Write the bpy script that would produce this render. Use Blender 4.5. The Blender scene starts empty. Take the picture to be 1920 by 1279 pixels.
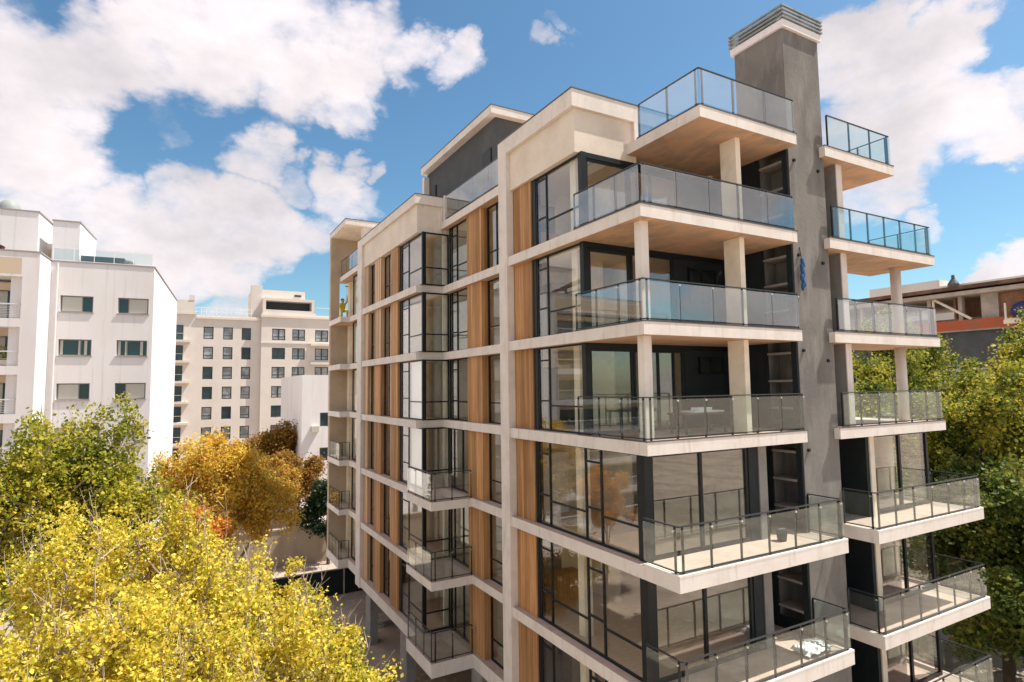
import bpy, math, random
import numpy as np
from mathutils import Vector, Matrix
RND = random.Random(7)
NR = np.random.default_rng(11)
SC = bpy.context.scene
COL = SC.collection

# ------------------------------------------------------------------ camera
CAM = np.array([0.0, 0.0, 13.394])
FPX = 1111.77
yaw, pit, rol = map(math.radians, (29.284, 4.4736, -0.7359))
cF = np.array([math.sin(yaw)*math.cos(pit), math.cos(yaw)*math.cos(pit), math.sin(pit)])
_r = np.array([math.cos(yaw), -math.sin(yaw), 0.0]); _u = np.cross(_r, cF)
cR = _r*math.cos(rol) + _u*math.sin(rol); cU = -_r*math.sin(rol) + _u*math.cos(rol)
cd = bpy.data.cameras.new('camera'); cam = bpy.data.objects.new('camera', cd); COL.objects.link(cam)
cd.sensor_width = 36; cd.lens = 36*FPX/1920; cd.clip_start = 0.1; cd.clip_end = 6000
M = Matrix.Identity(4)
for i in range(3):
    M[i][0] = cR[i]; M[i][1] = cU[i]; M[i][2] = -cF[i]; M[i][3] = CAM[i]
cam.matrix_world = M
SC.camera = cam

def sky_dir(u, v):          # a compass direction in the sky
    d = cF + cR*(u-960)/FPX - cU*(v-639.5)/FPX
    return d/np.linalg.norm(d)

# ------------------------------------------------------------------ light
SUN = Vector((0.53, -0.17, 1.0)).normalized()
SUN_EL = math.asin(SUN.z); SUN_AZ = math.atan2(SUN.x, SUN.y)
sl = bpy.data.lights.new('sun', 'SUN'); so = bpy.data.objects.new('sun', sl); COL.objects.link(so)
sl.energy = 3.1; sl.angle = math.radians(0.55); sl.color = (1.0, 0.945, 0.87)
so.rotation_euler = SUN.to_track_quat('Z', 'Y').to_euler()
so.location = (20, -10, 60)
SC.view_settings.view_transform = 'Standard'; SC.view_settings.look = 'None'
SC.view_settings.exposure = 1.4; SC.view_settings.gamma = 1
SC.cycles.max_bounces = 10; SC.cycles.transparent_max_bounces = 28
SC.cycles.diffuse_bounces = 5; SC.cycles.glossy_bounces = 4
SC.cycles.use_denoising = True
SC.cycles.sample_clamp_indirect = 6

W = bpy.data.worlds.new('World'); SC.world = W; W.use_nodes = True
nt = W.node_tree; N = nt.nodes; L = nt.links; N.clear()
def math_node(T, op, a, b=None, clamp=False):
    n = T.nodes.new('ShaderNodeMath'); n.operation = op; n.use_clamp = clamp
    for i, x in enumerate((a, b)):
        if x is None: continue
        if isinstance(x, (int, float)): n.inputs[i].default_value = x
        else: T.links.new(x, n.inputs[i])
    return n.outputs[0]
def build_world():
    out = N.new('ShaderNodeOutputWorld')
    sky = N.new('ShaderNodeTexSky'); sky.sky_type = 'NISHITA'; sky.sun_disc = False
    sky.sun_elevation = SUN_EL; sky.sun_rotation = SUN_AZ; sky.altitude = 0
    sky.air_density = 1.0; sky.dust_density = .9; sky.ozone_density = 1.6
    tc = N.new('ShaderNodeTexCoord')
    nz = N.new('ShaderNodeTexNoise'); nz.inputs['Scale'].default_value = 6.5; nz.inputs['Detail'].default_value = 9; nz.inputs['Roughness'].default_value = .6
    mp = N.new('ShaderNodeMapping'); mp.inputs['Scale'].default_value = (1, 1, 1.5)
    L.new(tc.outputs['Generated'], mp.inputs['Vector']); L.new(mp.outputs[0], nz.inputs['Vector'])
    v1 = N.new('ShaderNodeVectorMath'); v1.operation = 'SUBTRACT'; L.new(nz.outputs['Color'], v1.inputs[0]); v1.inputs[1].default_value = (.5, .5, .5)
    v2 = N.new('ShaderNodeVectorMath'); v2.operation = 'SCALE'; L.new(v1.outputs[0], v2.inputs[0]); v2.inputs['Scale'].default_value = .16
    v3 = N.new('ShaderNodeVectorMath'); v3.operation = 'ADD'; L.new(tc.outputs['Generated'], v3.inputs[0]); L.new(v2.outputs[0], v3.inputs[1])
    v4 = N.new('ShaderNodeVectorMath'); v4.operation = 'NORMALIZE'; L.new(v3.outputs[0], v4.inputs[0])
    acc = None
    bank = [(sky_dir(u, v), r/FPX*(1.0/(1+((u-960)**2+(v-640)**2)/FPX**2))**.75, s) for (u, v, r, s) in CLOUDS]
    for az, el, r, s in ((-20,15,6,1),(-14,20,6,1),(-22,30,9,1),(-33,27,11,1),(-46,32,12,1),(-58,22,11,1),(-30,14,7,.9),(-45,14,8,1),(-70,32,12,1),(-18,42,9,.9),(-40,46,12,1),(-62,48,10,.9)):
        a, e = math.radians(az), math.radians(el); bank.append(((math.sin(a)*math.cos(e), math.cos(a)*math.cos(e), math.sin(e)), math.radians(r), s))
    for d, ang, s in bank:
        dp = N.new('ShaderNodeVectorMath'); dp.operation = 'DOT_PRODUCT'
        L.new(v4.outputs[0], dp.inputs[0]); dp.inputs[1].default_value = tuple(d)
        mr = N.new('ShaderNodeMapRange'); mr.interpolation_type = 'SMOOTHSTEP'
        mr.inputs['From Min'].default_value = math.cos(ang*1.45); mr.inputs['From Max'].default_value = math.cos(ang*.45)
        mr.inputs['To Max'].default_value = s
        L.new(dp.outputs['Value'], mr.inputs['Value'])
        acc = mr.outputs[0] if acc is None else math_node(nt, 'MAXIMUM', acc, mr.outputs[0])
    # scattered fair-weather cloud over the rest of the sky
    dp = N.new('ShaderNodeVectorMath'); dp.operation = 'DOT_PRODUCT'
    L.new(tc.outputs['Generated'], dp.inputs[0]); dp.inputs[1].default_value = tuple(cF)
    away = N.new('ShaderNodeMapRange'); away.inputs['From Min'].default_value = .55; away.inputs['From Max'].default_value = .3
    L.new(dp.outputs['Value'], away.inputs['Value'])
    n2 = N.new('ShaderNodeTexNoise'); n2.inputs['Scale'].default_value = 2.6; n2.inputs['Detail'].default_value = 7; n2.inputs['Roughness'].default_value = .55
    L.new(mp.outputs[0], n2.inputs['Vector'])
    m2 = N.new('ShaderNodeMapRange'); m2.inputs['From Min'].default_value = .40; m2.inputs['From Max'].default_value = .56
    L.new(n2.outputs['Fac'], m2.inputs['Value'])
    acc = math_node(nt, 'MAXIMUM', acc, math_node(nt, 'MULTIPLY', m2.outputs[0], away.outputs[0]))
    n3 = N.new('ShaderNodeTexNoise'); n3.inputs['Scale'].default_value = 9; n3.inputs['Detail'].default_value = 12; n3.inputs['Roughness'].default_value = .56
    L.new(mp.outputs[0], n3.inputs['Vector'])
    dens = math_node(nt, 'ADD', acc, math_node(nt, 'MULTIPLY', math_node(nt, 'SUBTRACT', n3.outputs['Fac'], .52), 1.55))
    mr = N.new('ShaderNodeMapRange'); mr.interpolation_type = 'SMOOTHSTEP'
    mr.inputs['From Min'].default_value = .22; mr.inputs['From Max'].default_value = .98
    L.new(dens, mr.inputs['Value'])
    # soft grey bellies and bright tops
    n4 = N.new('ShaderNodeTexNoise'); n4.inputs['Scale'].default_value = 4.4; n4.inputs['Detail'].default_value = 8; n4.inputs['Roughness'].default_value = .58
    L.new(mp.outputs[0], n4.inputs['Vector'])
    cr = N.new('ShaderNodeMapRange'); cr.inputs['From Min'].default_value = .38; cr.inputs['From Max'].default_value = .66
    L.new(n4.outputs['Fac'], cr.inputs['Value'])
    mc = N.new('ShaderNodeMix'); mc.data_type = 'RGBA'
    mc.inputs['A'].default_value = (.74, .675, .685, 1); mc.inputs['B'].default_value = (.49, .465, .485, 1)
    L.new(cr.outputs[0], mc.inputs['Factor'])
    bs = N.new('ShaderNodeBackground'); bs.inputs['Strength'].default_value = SKY_STR
    hs = N.new('ShaderNodeHueSaturation'); hs.inputs['Saturation'].default_value = 1.12
    L.new(sky.outputs[0], hs.inputs['Color'])
    tn = N.new('ShaderNodeMix'); tn.data_type = 'RGBA'; tn.blend_type = 'MULTIPLY'; tn.inputs['Factor'].default_value = 1; tn.inputs['B'].default_value = (.80,1.0,.97,1)
    L.new(hs.outputs[0], tn.inputs['A']); L.new(tn.outputs['Result'], bs.inputs['Color'])
    bc = N.new('ShaderNodeBackground'); bc.inputs['Strength'].default_value = CLOUD_STR; L.new(mc.outputs['Result'], bc.inputs['Color'])
    mx = N.new('ShaderNodeMixShader'); L.new(mr.outputs[0], mx.inputs[0]); L.new(bs.outputs[0], mx.inputs[1]); L.new(bc.outputs[0], mx.inputs[2])
    L.new(mx.outputs[0], out.inputs[0])
SKY_STR = 0.057; CLOUD_STR = 0.56
CLOUDS = [(40,100,120,1),(170,110,110,1),(290,95,105,1),(410,85,110,1),(540,80,130,1),(680,95,100,1),(780,110,62,1),(862,115,40,.8),(640,185,62,.95),(540,170,75,.95),(600,215,35,.8),
 (30,250,120,1),(110,330,100,1),(90,450,150,1),(215,400,90,1),(260,480,110,1),(370,430,95,1),(470,430,85,1),(545,450,60,.9),(450,500,60,.85),(478,302,55,.85),(350,510,80,.85),(430,515,50,.7),(330,350,45,.7),
 (640,360,58,.9),(690,365,35,.7),(330,234,42,.5),(610,445,45,.75),(665,292,20,.6),(710,318,18,.55),(545,345,38,.65),(130,215,60,.9),
 (1590,120,85,1),(1690,60,62,1),(1700,160,120,1),(1800,90,72,1),(1650,250,125,1),(1780,220,95,1),(1860,225,72,1),(1915,190,40,.8),(1880,250,60,.9),(1640,350,75,.9),(1560,330,80,.9),
 (1030,85,22,.6),(1055,45,20,.55),(1720,430,34,.7),(1850,518,40,.8),(1905,500,48,.9),(450,580,45,.5),(370,545,40,.5)]
build_world()

# ------------------------------------------------------------------ helpers
class MB:
    def __init__(s): s.v = []; s.f = []; s.m = []
    def box(s, x0, x1, y0, y1, z0, z1, mi=0):
        b = len(s.v)
        s.v += [(x0,y0,z0),(x1,y0,z0),(x1,y1,z0),(x0,y1,z0),(x0,y0,z1),(x1,y0,z1),(x1,y1,z1),(x0,y1,z1)]
        s.f += [(b,b+3,b+2,b+1),(b+4,b+5,b+6,b+7),(b,b+1,b+5,b+4),(b+1,b+2,b+6,b+5),(b+2,b+3,b+7,b+6),(b+3,b,b+4,b+7)]
        s.m += [mi]*6; return s
    def prism(s, pts, z0, z1, mside=0, mtop=None, mbot=None):
        n = len(pts); b = len(s.v)
        area = sum(pts[i][0]*pts[(i+1)%n][1]-pts[(i+1)%n][0]*pts[i][1] for i in range(n))
        if area < 0: pts = pts[::-1]
        s.v += [(p[0],p[1],z0) for p in pts] + [(p[0],p[1],z1) for p in pts]
        for i in range(n):
            j = (i+1)%n; s.f.append((b+i,b+j,b+n+j,b+n+i)); s.m.append(mside)
        s.f.append(tuple(b+n+i for i in range(n))); s.m.append(mside if mtop is None else mtop)
        s.f.append(tuple(b+i for i in reversed(range(n)))); s.m.append(mside if mbot is None else mbot)
        return s
    def bar(s, p, q, w, h=None, mi=0):       # rectangular bar between two points
        h = h or w; p = Vector(p); q = Vector(q); d = (q-p).normalized()
        up = Vector((0,0,1)) if abs(d.z) < .95 else Vector((0,1,0))
        a = d.cross(up).normalized()*w/2; c = a.cross(d).normalized()*h/2; b = len(s.v)
        for o in (p, q):
            for k in (-a-c, a-c, a+c, -a+c): s.v.append(tuple(o+k))
        s.f += [(b+3,b+2,b+1,b),(b+4,b+5,b+6,b+7)]+[(b+i,b+(i+1)%4,b+4+(i+1)%4,b+4+i) for i in range(4)]
        s.m += [mi]*6; return s
    def tube(s, p, q, r0, r1=None, n=8, mi=0, cap=True):
        r1 = r0 if r1 is None else r1; p = Vector(p); q = Vector(q); d = (q-p)
        if d.length < 1e-6: return s
        d.normalize(); up = Vector((0,0,1)) if abs(d.z) < .9 else Vector((1,0,0))
        a = d.cross(up).normalized(); c = d.cross(a); b = len(s.v)
        for o, r in ((p, r0), (q, r1)):
            for i in range(n):
                t = 2*math.pi*i/n; s.v.append(tuple(o + a*(r*math.cos(t)) + c*(r*math.sin(t))))
        for i in range(n): s.f.append((b+i,b+(i+1)%n,b+n+(i+1)%n,b+n+i)); s.m.append(mi)
        if cap:
            s.f.append(tuple(b+i for i in reversed(range(n)))); s.f.append(tuple(b+n+i for i in range(n))); s.m += [mi]*2
        return s
    def ball(s, c, rx, ry, rz, n=12, k=8, z_from=-1.0, mi=0):
        b = len(s.v); ts = [math.asin(z_from)+(math.pi/2-math.asin(z_from))*i/k for i in range(k+1)]
        for t in ts:
            for j in range(n):
                a = 2*math.pi*j/n; s.v.append((c[0]+rx*math.cos(t)*math.cos(a), c[1]+ry*math.cos(t)*math.sin(a), c[2]+rz*math.sin(t)))
        for i in range(k):
            for j in range(n):
                s.f.append((b+i*n+j,b+i*n+(j+1)%n,b+(i+1)*n+(j+1)%n,b+(i+1)*n+j)); s.m.append(mi)
        return s
    def build(s, name, mats, parent=None, smooth=False, label=None):
        me = bpy.data.meshes.new(name); me.from_pydata(s.v, [], s.f)
        mats = mats if isinstance(mats, (list, tuple)) else [mats]
        for m in mats: me.materials.append(m)
        me.polygons.foreach_set('material_index', s.m)
        if smooth: me.polygons.foreach_set('use_smooth', [True]*len(s.f))
        me.update()
        o = bpy.data.objects.new(name, me); COL.objects.link(o)
        if parent is not None: o.parent = parent
        if label: o['label'] = label
        return o
def thing(name, label, cat, loc=(0,0,0), rz=0, group=None):
    o = bpy.data.objects.new(name, None); COL.objects.link(o); o.location = loc; o.rotation_euler = (0,0,rz)
    o['label'] = label; o['category'] = cat
    if group: o['group'] = group
    return o
def tag(o, label, cat, group=None):
    o['label'] = label; o['category'] = cat
    if group: o['group'] = group
    return o
def struct(o, label=None):
    o['kind'] = 'structure'
    if label: o['label'] = label
    return o

# ------------------------------------------------------------------ materials
def mat(name, col, rough=.7, spec=.3, metal=0, n1=None, n2=None, bump=0, bscale=20, coat=0):
    """n1/n2 = (scale, other colour, lo, hi, stretch) noise layers of real colour variation"""
    m = bpy.data.materials.new(name); m.use_nodes = True; T = m.node_tree; P = T.nodes['Principled BSDF']
    P.inputs['Roughness'].default_value = rough; P.inputs['Specular IOR Level'].default_value = spec; P.inputs['Metallic'].default_value = metal
    P.inputs['Coat Weight'].default_value = coat
    src = None
    tc = T.nodes.new('ShaderNodeTexCoord')
    for layer in (n1, n2):
        if not layer: continue
        sc, c2, lo, hi, st = layer
        mp = T.nodes.new('ShaderNodeMapping'); mp.inputs['Scale'].default_value = st; T.links.new(tc.outputs['Object'], mp.inputs[0])
        nz = T.nodes.new('ShaderNodeTexNoise'); nz.inputs['Scale'].default_value = sc; nz.inputs['Detail'].default_value = 8; nz.inputs['Roughness'].default_value = .62
        T.links.new(mp.outputs[0], nz.inputs['Vector'])
        mr = T.nodes.new('ShaderNodeMapRange'); mr.inputs['From Min'].default_value = lo; mr.inputs['From Max'].default_value = hi
        T.links.new(nz.outputs['Fac'], mr.inputs['Value'])
        mx = T.nodes.new('ShaderNodeMix'); mx.data_type = 'RGBA'; T.links.new(mr.outputs[0], mx.inputs['Factor'])
        if src is None: mx.inputs['A'].default_value = (*col, 1)
        else: T.links.new(src, mx.inputs['A'])
        mx.inputs['B'].default_value = (*c2, 1); src = mx.outputs['Result']
    if src is None: P.inputs['Base Color'].default_value = (*col, 1)
    else: T.links.new(src, P.inputs['Base Color'])
    if bump:
        nb = T.nodes.new('ShaderNodeTexNoise'); nb.inputs['Scale'].default_value = bscale; nb.inputs['Detail'].default_value = 6
        T.links.new(tc.outputs['Object'], nb.inputs['Vector'])
        bp = T.nodes.new('ShaderNodeBump'); bp.inputs['Strength'].default_value = bump; bp.inputs['Distance'].default_value = .02
        T.links.new(nb.outputs['Fac'], bp.inputs['Height']); T.links.new(bp.outputs[0], P.inputs['Normal'])
    return m
def glass(name, r0, tint=(.93,.96,.95), gl=(1,1,1), rough=0.0, wav=.05):
    m = bpy.data.materials.new(name); m.use_nodes = True; T = m.node_tree; T.nodes.clear()
    o = T.nodes.new('ShaderNodeOutputMaterial'); tr = T.nodes.new('ShaderNodeBsdfTransparent'); tr.inputs[0].default_value = (*tint, 1)
    g = T.nodes.new('ShaderNodeBsdfGlossy'); g.inputs['Roughness'].default_value = rough; g.inputs['Color'].default_value = (*gl, 1)
    lw = T.nodes.new('ShaderNodeLayerWeight'); lw.inputs['Blend'].default_value = .5
    p = math_node(T, 'POWER', lw.outputs['Facing'], 5.0)
    f = math_node(T, 'ADD', math_node(T, 'MULTIPLY', p, 1-r0), r0)
    mx = T.nodes.new('ShaderNodeMixShader'); T.links.new(f, mx.inputs[0]); T.links.new(tr.outputs[0], mx.inputs[1]); T.links.new(g.outputs[0], mx.inputs[2])
    T.links.new(mx.outputs[0], o.inputs[0])
    # panes are never perfectly flat: faint waviness
    tc = T.nodes.new('ShaderNodeTexCoord'); nb = T.nodes.new('ShaderNodeTexNoise'); nb.inputs['Scale'].default_value = .9; nb.inputs['Detail'].default_value = 1
    T.links.new(tc.outputs['Object'], nb.inputs['Vector'])
    bp = T.nodes.new('ShaderNodeBump'); bp.inputs['Strength'].default_value = wav; bp.inputs['Distance'].default_value = .03
    T.links.new(nb.outputs['Fac'], bp.inputs['Height']); T.links.new(bp.outputs[0], g.inputs['Normal'])
    return m
U1 = (1,1,1)
CONC = mat('cast_concrete', (.75,.69,.625), .85, .2, n1=(1.3,(.65,.585,.515),.45,.7,U1), n2=(4,(.54,.475,.405),.55,.78,(1.3,1.3,.16)), bump=.25, bscale=30)
PARA = mat('pocked_concrete', (.76,.67,.56), .88, .2, n1=(.9,(.66,.57,.47),.42,.68,U1), n2=(9,(.33,.28,.22),.66,.70,U1), bump=.3, bscale=26)
SOFF = mat('soffit_board_bounce_concrete', (.60,.38,.24), .8, .2, n1=(1.3,(.44,.32,.225),.42,.60,(1,1,1)), n2=(3.5,(.70,.43,.25),.52,.70,(1,.25,1)))  # board-formed tan, with warm light bounced off the floors painted into it
TILE = mat('balcony_tile', (.52,.385,.32), .6, .35, n1=(2.5,(.44,.32,.26),.42,.66,U1))
IFLR = mat('timber_floor', (.60,.46,.32), .45, .4, n1=(3,(.48,.35,.22),.45,.62,(1,8,1)))
CREAM = mat('cream_plaster', (.84,.75,.60), .9, .15, n1=(1.2,(.64,.57,.45),.45,.7,U1))
ICEIL = mat('ceiling_plaster', (.84,.73,.58), .9, .15)
TOWR = mat('grey_render', (.21,.196,.178), .92, .15, n1=(.8,(.155,.145,.133),.42,.60,(1,1,.5)), n2=(2.2,(.26,.243,.22),.5,.72,(1,1,.3)), bump=.35, bscale=8)
GREYP = mat('grey_paint', (.30,.28,.26), .9, .15, n1=(1.5,(.24,.225,.21),.45,.65,U1))
DARKW = mat('dark_cladding', (.014,.020,.023), .6, .25, n1=(2,(.024,.031,.034),.5,.7,(1,1,.3)))
PHSE = mat('charcoal_render', (.085,.09,.092), .85, .2, n1=(1,(.11,.115,.115),.45,.7,U1))
FRAME = mat('dark_aluminium', (.007,.011,.013), .42, .3)
STEEL = mat('grey_steel_rail', (.035,.040,.044), .35, .5, metal=.2)
CLIP = mat('steel_clamp', (.75,.75,.74), .25, .5, metal=.9)
LEAD = mat('metal_flashing', (.10,.095,.09), .5, .4, metal=.3)
WHITE = mat('white_paint', (.78,.75,.745), .85, .2, n1=(.35,(.73,.69,.665),.42,.66,(1,1,.5)), n2=(1.3,(.58,.54,.51),.55,.78,(2.5,2.5,.10)))
BLIND = mat('white_blind', (.84,.83,.84), .8, .2)
WIN = glass('window_glass', .10, (.98,.99,.975), wav=.05)
BAL = glass('balustrade_glass', .07, (.90,.95,.93), (.95,.99,1), wav=.015)
BALM = glass('mirror_balustrade_glass', .16, (.93,.96,.95), (1,1,.98), wav=.015)
def wood_mat(name, a, b, c):
    m = mat(name, a, .62, .3, n1=(1.6,b,.40,.62,(3,3,.22)), n2=(7,c,.52,.75,(4,4,.12)), bump=.2, bscale=40)
    T = m.node_tree; P = T.nodes['Principled BSDF']; src = P.inputs['Base Color'].links[0].from_socket
    tc = T.nodes.new('ShaderNodeTexCoord'); sp = T.nodes.new('ShaderNodeSeparateXYZ'); T.links.new(tc.outputs['Object'], sp.inputs[0])
    q = math_node(T, 'DIVIDE', math_node(T, 'ADD', sp.outputs['X'], sp.outputs['Y']), .145)
    fr = math_node(T, 'FRACT', q); fl = math_node(T, 'FLOOR', q)
    oi = T.nodes.new('ShaderNodeObjectInfo')
    wn = T.nodes.new('ShaderNodeTexWhiteNoise'); wn.noise_dimensions = '2D'; cb = T.nodes.new('ShaderNodeCombineXYZ')
    T.links.new(fl, cb.inputs[0]); T.links.new(math_node(T, 'MULTIPLY', oi.outputs['Random'], 50.0), cb.inputs[1]); T.links.new(cb.outputs[0], wn.inputs['Vector'])
    v = math_node(T, 'ADD', math_node(T, 'MULTIPLY', wn.outputs['Value'], .55), .62)
    v = math_node(T, 'ADD', v, math_node(T, 'MULTIPLY', oi.outputs['Random'], .28))
    v = math_node(T, 'MULTIPLY', v, math_node(T, 'ADD', math_node(T, 'MULTIPLY', math_node(T, 'GREATER_THAN', fr, .06), .6), .4))
    hs = T.nodes.new('ShaderNodeHueSaturation'); T.links.new(v, hs.inputs['Value']); T.links.new(src, hs.inputs['Color']); T.links.new(hs.outputs[0], P.inputs['Base Color'])
    return m
WOOD = wood_mat('oiled_timber_board', (.50,.27,.115), (.37,.185,.068), (.22,.105,.038))
WOODP = wood_mat('pale_timber_board', (.58,.39,.24), (.48,.31,.18), (.36,.22,.12))
ENDW = mat('tan_fair_faced_wall', (.50,.40,.29), .9, .15, n1=(.9,(.42,.33,.235),.42,.66,U1), bump=.2)

# ------------------------------------------------------------------ ground and hardscape
GRD = mat('site_ground', (.44,.35,.28), .95, .1, n1=(.25,(.30,.24,.19),.42,.6,U1), n2=(2.2,(.55,.47,.39),.55,.7,U1), bump=.6, bscale=3)
ASPH = mat('asphalt', (.055,.055,.057), .9, .2, n1=(.5,(.075,.073,.07),.45,.65,U1), n2=(25,(.10,.10,.10),.6,.75,U1))
g = MB().box(-900,1200,-500,1600,-1.3,-.3).build('ground', GRD); struct(g, 'earth ground of the building site and the gardens around it')
KERB = mat('kerb_concrete', (.42,.38,.33), .9, .2, n1=(3,(.32,.29,.25),.45,.65,U1))
GR0 = -.3

# ------------------------------------------------------------------ main apartment building
apt = thing('apartment_building', 'tall new concrete and timber apartment building with glass balconies and grey chimney tower', 'apartment building')
H = 3.0; TH = .33
def zf(k): return H*k
# --- floor slabs
left_low = [(8.76,41),(8.76,37.7),(9.35,37.7),(9.35,34.7),(9.07,34.7),(9.07,24.72),(8.59,24.72),(8.59,21.85),(10.33,21.85),(10.33,18.2),(10.04,18.2)]
left_up = [(8.76,41),(8.76,37.7),(9.35,37.7),(9.35,34.7),(9.07,34.7),(9.07,24.83),(10.33,24.83),(10.33,18.2),(10.04,18.2)]
front_low = [(10.04,10.25),(16.45,10.25),(16.45,11.385),(16.24,11.385),(16.24,13.92),(20.0,13.92),(20.0,41)]
front_up = [(10.04,11.19),(16.25,11.19),(16.25,11.385),(16.24,11.385),(16.24,13.92),(20.0,13.92),(20.0,41)]
front_7 = [(10.30,14.16),(12.14,14.16),(12.14,11.05),(16.25,11.05),(16.25,11.385),(16.24,11.385),(16.24,13.92),(20.0,13.92),(20.0,41)]
left_7 = [(9.35,41),(9.35,34.7),(9.30,34.7),(9.30,25.0),(10.33,25.0),(10.33,18.7),(10.30,18.7)]
for k in range(1, 8):
    z = zf(k)
    poly = (front_low+left_low) if k <= 3 else (front_up+left_up) if k <= 6 else (front_7+left_7)
    th = TH if k > 1 else .52
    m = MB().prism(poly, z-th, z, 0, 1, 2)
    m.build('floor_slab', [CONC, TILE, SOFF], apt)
# thin dark flashing line on the slab edges of the upper balconies
for k in (4,5,6,7):
    z = zf(k); y = 11.19 if k < 7 else 11.05; x = 10.04 if k < 7 else 12.14; ye = 14.1 if k < 7 else 13.6
    MB().box(x-.012,x+.05,y-.012,ye,z+.001,z+.035).box(x+.05,16.28,y-.012,y+.05,z+.001,z+.035).build('edge_flashing', LEAD, apt)
for k in (1,2,3):   # raised concrete lip round the lower balconies
    z = zf(k)
    MB().box(10.04-.004,10.16,10.25-.004,11.45,z+.001,z+.06).box(10.16,16.454,10.246,10.36,z+.001,z+.06).build('edge_lip', CONC, apt)

# --- interior floor finish
for k in range(1, 7):
    z = zf(k)
    y0 = 14.25 if k >= 4 else 11.75
    MB().box(10.35,15.9,y0,18.2,z+.001,z+.03).box(10.75,14.2,18.45,24.5,z+.001,z+.03).box(9.5,14.2,24.9,34.0,z+.001,z+.03).build('indoor_floor', IFLR, apt)

# --- glazing helpers.  A window is a frame with its panes as children
def window(axis, c, a0, a1, z0, z1, cols=(), rows=None, t=.055, d=.07, mat_g=WIN, mf=FRAME, parent=None, nm='window'):
    """axis 'x': lies in plane X=c, spans Y a0..a1;  axis 'y': plane Y=c, spans X.  rows: list of (a_from,a_to,z) transoms"""
    m = MB()
    def b(p0, p1, q0, q1, dd=d):
        if axis == 'x': m.box(c-dd/2, c+dd/2, p0, p1, q0, q1)
        else: m.box(p0, p1, c-dd/2, c+dd/2, q0, q1)
    b(a0, a0+t, z0, z1); b(a1-t, a1, z0, z1); b(a0+t, a1-t, z0, z0+t); b(a0+t, a1-t, z1-t, z1)
    es = [a0+t] + [x for cc in cols for x in (cc-t/2, cc+t/2)] + [a1-t]
    for cc in cols: b(cc-t/2, cc+t/2, z0+t, z1-t, d*.9)
    for (r0, r1, zz) in (rows or []):
        for i in range(0, len(es), 2):
            lo = max(es[i], r0); hi = min(es[i+1], r1)
            if hi-lo > .1: b(lo, hi, zz-t*.45, zz+t*.45, d*.8)
    f = m.build(nm, mf, parent or apt)
    g = MB()
    for i in range(0, len(es), 2):
        if axis == 'x': g.box(c-.006, c+.006, es[i]-.004, es[i+1]+.004, z0+t-.004, z1-t+.004)
        else: g.box(es[i]-.004, es[i+1]+.004, c-.006, c+.006, z0+t-.004, z1-t+.004)
    g.build('window_pane', mat_g, f)
    return f
# --- railings
def railing(path, z, h=1.1, out=1, n=None, gm=BAL, posts=True, parent=None, gap=1.05, ends=(True, True), clips=True, step=None):
    """path: list of (x,y). out: +1 puts glass to the right of the walking direction"""
    rm = MB(); root = None; plist = []; gl = []
    cl = []
    for s in range(len(path)-1):
        p = Vector((*path[s], z)); q = Vector((*path[s+1], z)); d = (q-p); Ln = d.length; d.normalize()
        nr = Vector((d.y, -d.x, 0))*out
        up = Vector((0,0,h)); e = d*.0
        rm.bar(p+up-e, q+up+e, .045, .03); rm.bar(p+Vector((0,0,.075)), q+Vector((0,0,.075)), .035, .03)
        k = max(1, round(Ln/gap))
        for i in range(k+1):
            if s and i == 0: off = .12
            else: off = 0
            if i == k and s < len(path)-2: off = -.12
            if i == 0 and not ends[0] and s == 0: continue
            if i == k and not ends[1] and s == len(path)-2: continue
            c = p + d*(Ln*i/k + off)
            plist.append((c, d))
            if clips and i not in (0,): cl.append((c+nr*.028+Vector((0,0,h-.10)), c+nr*.062+Vector((0,0,h-.10))))
        for i in range(k):
            a = p + d*(Ln*i/k+.012); b = p + d*(Ln*(i+1)/k-.012)
            gl.append((a+nr*.042, b+nr*.042))
    r = rm.build('balcony_railing', STEEL, parent or apt)
    if posts:
        for c, d in plist:
            MB().box(c.x-.021, c.x+.021, c.y-.021, c.y+.021, z+.001, z+h-.018).build('post', FRAME, r)
    for a, b in gl:
        MB().bar(a+Vector((0,0,.10+(h-.16)/2)), b+Vector((0,0,.10+(h-.16)/2)), .012, h-.16).build('glass_panel', gm, r)
    for a, b in cl: MB().tube(a, b, .026, n=8).build('clamp', CLIP, r)
    return r

# --- near bay, street side facade (plane X about 10.3)
XG = 10.34
for k in range(1, 7):
    z = zf(k); z1 = z+H-TH if k < 6 else 20.42
    if k == 6: z1 = 20.40
    if k >= 4:
        window('x', XG, 14.13, 16.62, z+.002, z1-.002, cols=(15.98,), rows=[(14.13,15.98,z+.80),(15.98,16.62,z+.95),(15.98,16.62,z+2.25)])
    else:
        window('x', XG, 11.86, 16.72, z+.002, z1-.002, cols=(13.43,14.15,16.05), rows=[(14.15,16.05,z+.80),(11.86,13.43,z+.80),(16.05,16.72,z+.95),(16.05,16.72,z+2.25),(13.43,14.15,z+.95),(13.43,14.15,z+2.25)], t=.06)
    # timber pier beside the column
    MB().box(10.25,10.55,16.86,18.08,z+.002,z1-.002).build('timber_pier', WOOD, apt)
    MB().box(10.29,10.50,16.63 if k>=4 else 16.73,16.855,z+.002,z1-.002).build('dark_reveal', FRAME, apt)
    # corner post
    if k >= 4: MB().box(10.26,10.43,13.94,14.12,z+.002,z1-.002).build('corner_post', FRAME, apt)
    else: MB().box(10.24,10.46,11.55,11.84,z+.002,z1-.002).build('corner_post', FRAME, apt)
# tall facade column between the bays
MB().box(9.98,10.42,18.09,18.68,2.4,22.28).build('facade_column', CONC, apt)
MB().box(9.02,9.5,33.75,34.66,2.4,22.08).build('facade_column', CONC, apt)
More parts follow.
